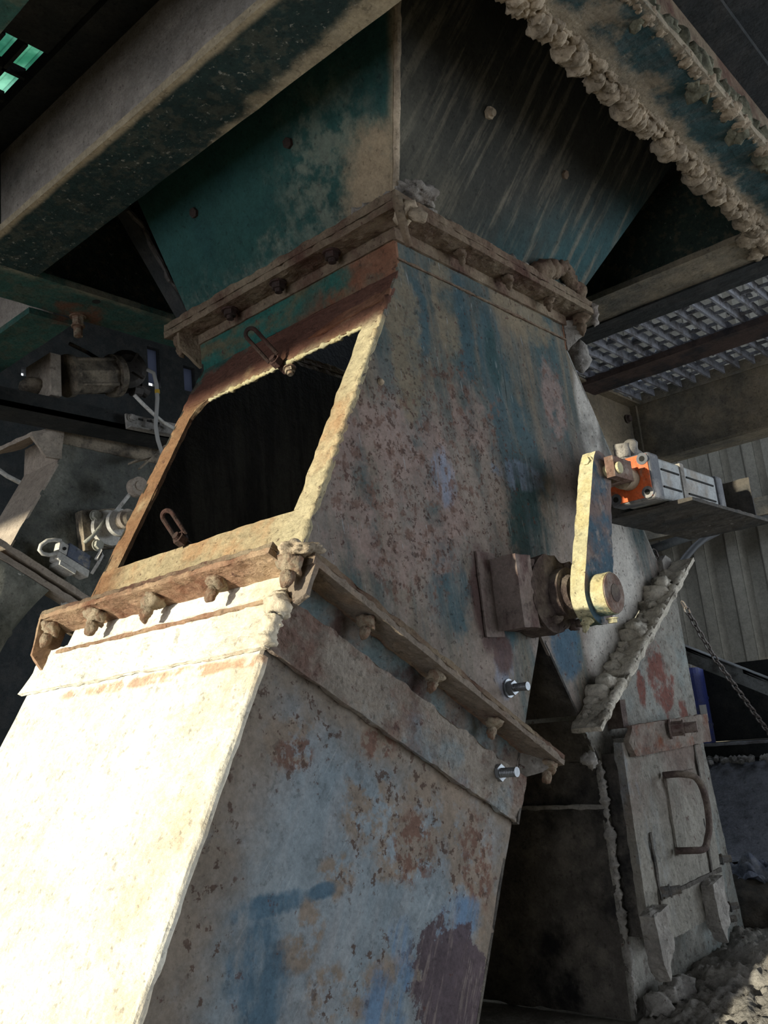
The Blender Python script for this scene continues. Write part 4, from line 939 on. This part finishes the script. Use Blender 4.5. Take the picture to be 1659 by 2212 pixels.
# ------------------------------------------------------------------ second diverter unit behind on the left
Y2 = 1.5
bgd = thing('diverter_chute', (.3, 1.8, -.3), 'second dusty diverter chute in the left background with grey mottled front', 'chute')
def b2(px, py, y=Y2): return at(px, py, y=y)
T0, T1 = b2(132, 930), b2(130, 990); L1 = T1+E1*.345
MB().prism([T0, T1, L1, L1+NI*.62, V((T0.x+.66, Y2, T1.z)), V((T0.x+.66, Y2, T0.z))], Y*.008).crust(.03, .003, 12).build('front_panel', 'bg_front', bgd)
MB().prism([T1, L1, L1+Y*.22, T1+Y*.22], NI*.006).build('outer_panel', 'bg_pale', bgd)
MB().prism([T0, T1, T1+Y*.22, T0+Y*.22], V((.006, 0, 0))).build('upper_panel', 'bg_pale', bgd)
MB().prism([T0+V((-.01, -.03, 0)), T0+V((-.11, -.03, -.045)), T0+V((-.13, .22, -.045)), T0+V((-.01, .22, 0))], V((0, 0, .012))).crust(.02, .004, 30).build('top_flange', 'bg_pale', bgd)
MB().prism([T0+V((-.11, -.03, -.045)), T0+V((-.06, -.02, -.10)), T0+V((.0, 0, -.09)), T0+V((-.005, -.03, 0))], V((0, .012, 0))).crust(.02, .004, 30).build('gusset', 'bg_pale', bgd)
F0 = L1+E1*.0
fb = MB().box(F0-NI*.055-Y*.05, NI*.75, Y*.05, E1*.018).box(F0-NI*.055-Y*.05+E1*.030, NI*.75, Y*.05, E1*.018).box(F0-NI*.055, NI*.055, Y*.25, E1*.03)
fb.crust(.02, .003, 40).build('lower_flange', 'bg_pale', bgd)
for x in (.05, .22, .40): bolt(bgd, F0+NI*x-Y*.03+E1*.048, E1, 'crusty', 'white', 1.1)
tb = MB().box(b2(105, 905)+V((0, -.03, 0)), b2(420, 978)-b2(105, 905), Y*.05, V((0, 0, -.02))).box(b2(105, 905)+V((0, -.005, -.02)), b2(420, 978)-b2(105, 905), Y*.02, V((0, 0, -.05)))
tb.crust(.03, .002, 30).build('top_rail', 'motor', bgd)
for px, py in ((120, 918), (228, 940), (325, 958)): bolt(bgd, b2(px, py, 1.468), (0, -1, -.2), 'head', 'dustg', 1.2)
# its reducer and round downpipe
dp = thing('downpipe', F0+E1*.9, 'round grey dust-stained downpipe at the left edge below the second chute', 'pipe')
P0 = F0+NI*.045+E1*.05+Y*.05
rd_ = MB()
n = 32; sqr = []
def ringpt(i, r, a, sq):
    t = 2*math.pi*i/n; c, s_ = math.cos(t), math.sin(t)
    k = 1/max(abs(c), abs(s_)) if sq else 1
    return P0+E1*a+NI*(c*r*(1+(k-1)*sq))+Y*(s_*r*(1+(k-1)*sq))
levels = [(.0, .10, .9), (.04, .098, .6), (.09, .095, .2), (.13, .088, 0), (.14, .093, 0), (.15, .088, 0), (.30, .086, 0)]
prev = None
for a, r, sq in levels:
    ring = [rd_.bm.verts.new(ringpt(i, r, a, sq)) for i in range(n)]
    if prev:
        for i in range(n): rd_.bm.faces.new((prev[i], prev[(i+1) % n], ring[(i+1) % n], ring[i]))
    prev = ring
rd_.build('reducer', 'pipe', dp, smooth=True)
MB().cyl(P0+E1*.30, P0+E1*1.3, .085, 32).build('tube', 'pipe', dp, smooth=True)
hc_ = MB().cyl(P0+E1*.33, P0+E1*.345, .090, 32); hc_.cyl(P0+E1*.337+NI*.06-Y*.07, P0+E1*.337+NI*.10-Y*.075, .008, 8)
hc_.build('hose_clamp', 'white', dp, label='pale hose clamp band with a screw')
# bearing with rings on second chute
bgb = thing('flange_bearing', b2(245, 1135, 1.47), 'dusty flange bearing with pale rings on the second chute, left background', 'bearing')
def at2(px, py, y): return at(px, py, y=y)
q = at2(225, 1150, 1.46)
MB().box(q+V((-.065, 0, -.06)), V((.12, 0, .02)), V((0, .035, 0)), V((-.01, 0, .12))).crust(.015, .003, 40).build('housing', 'motor', bgb)
for px, py, y, r in ((238, 1140, 1.44, .055), (262, 1128, 1.39, .042), (278, 1120, 1.35, .030)):
    c = at2(px, py, y); MB().cyl(c, c+V((0, .018, 0)), r, 28).build('ring', 'white' if r > .04 else 'bg_pale', bgb)
c = at2(262, 1128, 1.39); MB().cyl(c+V((0, -.06, 0)), c+V((0, .1, 0)), .022, 16).build('shaft', 'motor', bgb)
for px, py in ((205, 1115), (210, 1178)): bolt(bgb, at2(px, py, 1.45), (0, -1, 0), 'head', 'pipe', 1.3)
# second lever
c0, c1 = at2(240, 1118, 1.40), at2(296, 1048, 1.40)
lv = MB().tube([c0, c0.lerp(c1, .5), c1, c1+V((.015, 0, .004))], .006, 8); tag(lv.build('link_rod', 'white', smooth=True), 'thin pale rod rising behind the hatch frame on the second chute', 'rod')
c = at2(303, 1050, 1.37); o = MB().cyl(c, c+V((0, .03, 0)), .030, 24).cyl(c+V((0, -.005, 0)), c, .016, 20).build('pulley', 'bg_pale'); tag(o, 'small pale round pulley half hidden by the hatch frame', 'pulley')
# limit switch
sn = thing('limit_switch', at2(160, 1200, 1.42), 'pale limit switch box with a looped cable on the second chute', 'switch')
a, b, c_ = at2(128, 1190, 1.42), at2(195, 1232, 1.42), at2(143, 1170, 1.42)
ux = b-a; uz = V((.012, 0, .045))
MB().box(a, ux, V((0, .05, 0)), -uz*.5).build('body', 'white', sn, bevel=.004)
MB().box(a+ux*.25, ux*.72, V((0, .04, 0)), uz*.9).build('head', 'sensorblue', sn, bevel=.003)
MB().box(a+ux*.02, ux*.22, V((0, .04, 0)), uz*.7).build('cover', 'white', sn, bevel=.003)
MB().cyl(a+ux*.12+V((0, -.004, 0))+uz*.3, a+ux*.12+V((0, .001, 0))+uz*.3, .005, 10).build('screw', 'inner', sn)
MB().tube([b+V((.004, 0, -.01)), b+V((.02, -.01, .02)), b+V((.035, -.01, .045)), b+V((.03, -.012, .06)), b+V((.012, -.012, .03))], .005, 8).build('lever', 'white', sn, smooth=True)
MB().box(a+ux*.1-uz*.5, ux*.5, V((0, .06, 0)), -uz*.25).build('bracket', 'white', sn)
lpx = [(132, 1168), (118, 1166), (102, 1168), (88, 1178), (85, 1188), (92, 1196), (106, 1199), (122, 1196), (130, 1192)]
o = MB().tube([at2(px, py, 1.43) for px, py in lpx], .006, 8).build('switch_cable', 'white', smooth=True); tag(o, 'white cable loop curling left out of the limit switch', 'cable')
o = MB().tube([at2(px, py, 1.42) for px, py in ((183, 1172), (200, 1158), (215, 1140), (228, 1122))], .006, 8).build('switch_cable', 'pipe', smooth=True); tag(o, 'short grey cable running up from the limit switch to the bearing', 'cable')
# beam and actuator above it
lbm = lambda p, q_: (p, q_)
A, Bq = at(-40, 848, y=1.35), at(430, 918, y=1.35)
bb2 = MB().box(V((-.6, 1.33, A.z-.028)), V((1.9, 0, 0)), Y*.12, V((0, 0, .012))).box(V((-.6, 1.33, A.z-.028)), V((1.9, 0, 0)), Y*.012, V((0, 0, .05)))
o = bb2.build('steel_channel', 'dark'); tag(o, 'dark horizontal channel in the left background under the motor', 'beam')
mt = thing('motor_actuator', at(200, 840, y=1.4), 'dust-covered motor actuator with a round black end cap, left background', 'motor')
def mp(px, py, y=1.38): return at(px, py, y=y)
c0, c1 = mp(150, 812), mp(240, 812)
ax = (c1-c0).normalized()
rad = (mp(190, 775)-mp(190, 852)).length/2
mm = MB()
for i in range(1): mm.cyl(c0, c1, rad*.92, 8)
for k in range(4):
    t = math.pi/4+k*math.pi/2; off = V((0, math.cos(t), math.sin(t)))*rad*.98
    mm.cyl(c0+off, c1+off, .006, 8)
mm.build('barrel', 'motor', mt)
MB().box(mp(108, 760, 1.34), mp(132, 766, 1.34)-mp(108, 760, 1.34), Y*.14, mp(110, 852, 1.34)-mp(108, 760, 1.34)).build('mounting_plate', 'bg_pale', mt, bevel=.003)
MB().cyl(c0-ax*.012, c0+ax*.004, rad*1.1, 24).build('front_ring', 'motor', mt)
MB().cyl(c1, c1+ax*.02, rad*1.15, 28).build('rear_ring', 'motor', mt)
ecc = mp(272, 800); en = V((-.35, -1, -.15)).normalized()
ecx = en.orthogonal().normalized(); ecy = en.cross(ecx); ecm = MB().cyl(ecc+en*.02, ecc-en*.05, rad*1.05, 28, rad*1.1).cyl(ecc+en*.032, ecc+en*.02, rad*.75, 28, rad*1.05).cyl(ecc+en*.045, ecc+en*.03, rad*.28, 20)
for k in range(4):
    t = k*math.pi/2+.3; d = ecx*math.cos(t)+ecy*math.sin(t); sd = en.cross(d)
    ecm.box(ecc+en*.028+d*rad*.25-sd*.004, d*rad*.7, sd*.008, en*.012)
ecm.build('end_cap', 'black', mt, smooth=False)
MB().cyl(mp(300, 838), mp(318, 850), .018, 14).cyl(mp(285, 842), mp(303, 846), .02, 14).build('cable_gland', 'black', mt)
jx = MB().lump(mp(72, 836, 1.42), .036, .2, 30, 3, (1.2, 1, .7)); jx.lump(mp(98, 822, 1.44), .034, .2, 30, 3, (1, 1, 1.0)); jx.build('coupling', 'motor', mt, smooth=True)
o = MB().tube([mp(*q, 1.27) for q in ((318, 798), (332, 806), (338, 830), (340, 860), (338, 890), (336, 920), (341, 950), (352, 985))], .0062, 8).build('cable', 'cable', smooth=True); tag(o, 'grey cable with a yellow tag hanging from the black motor cap', 'cable')
tagm = MB().cyl(mp(339.5, 842, 1.27), mp(340, 850, 1.27), .0075, 10).build('tag', 'yellow', o, label='small yellow cable tag')
o = MB().tube([mp(*q, 1.275) for q in ((290, 853), (308, 872), (330, 893), (352, 912), (376, 926))], .006, 8).build('cable', 'white', smooth=True); tag(o, 'white cable slanting down right from the motor to the hatch frame', 'cable')
o = MB().tube([mp(*q, 1.42) for q in ((150, 742), (190, 762), (228, 785))], .006, 8).build('conduit', 'motor', smooth=True); tag(o, 'thin conduit slanting above the motor actuator', 'conduit')
ct = MB().box(mp(272, 893, 1.30), mp(380, 915, 1.30)-mp(272, 893, 1.30), Y*.008, mp(275, 925, 1.30)-mp(272, 893, 1.30)).box(mp(275, 925, 1.30), mp(380, 945, 1.30)-mp(275, 925, 1.30), -Y*.02, V((0, 0, .004)))
ctr_ = thing('cable_tray', mp(320, 915, 1.30), 'slotted cable tray beside the hatch frame in the left background', 'tray')
ct.build('tray', 'dustg', ctr_)
for px in (300, 318, 336, 352): MB().box(mp(px, 903+(px-300)*.2, 1.298), mp(px+9, 905+(px-300)*.2, 1.298)-mp(px, 903+(px-300)*.2, 1.298), Y*.002, V((0, 0, -.006))).build('slot', 'inner', ctr_)
bolt(ctr_, mp(284, 903, 1.298), (0, -1, 0), 'head', 'dustg', .9)
o = MB().box(mp(300, 990, 1.40), mp(345, 978, 1.40)-mp(300, 990, 1.40), Y*.06, V((0, 0, -.006))).box(mp(300, 1012, 1.40), mp(366, 952, 1.40)-mp(300, 1012, 1.40), Y*.01, V((.008, 0, 0))).build('angle_bracket', 'motor'); tag(o, 'small dusty angle bracket on the second chute beside the hatch frame', 'bracket')
o = MB().tube([at(*q, y=1.45) for q in ((-10, 1010), (15, 1028), (42, 1042))], .007, 8).build('cable', 'white', smooth=True); tag(o, 'white cable end at the left edge beside the pale chute face', 'cable')
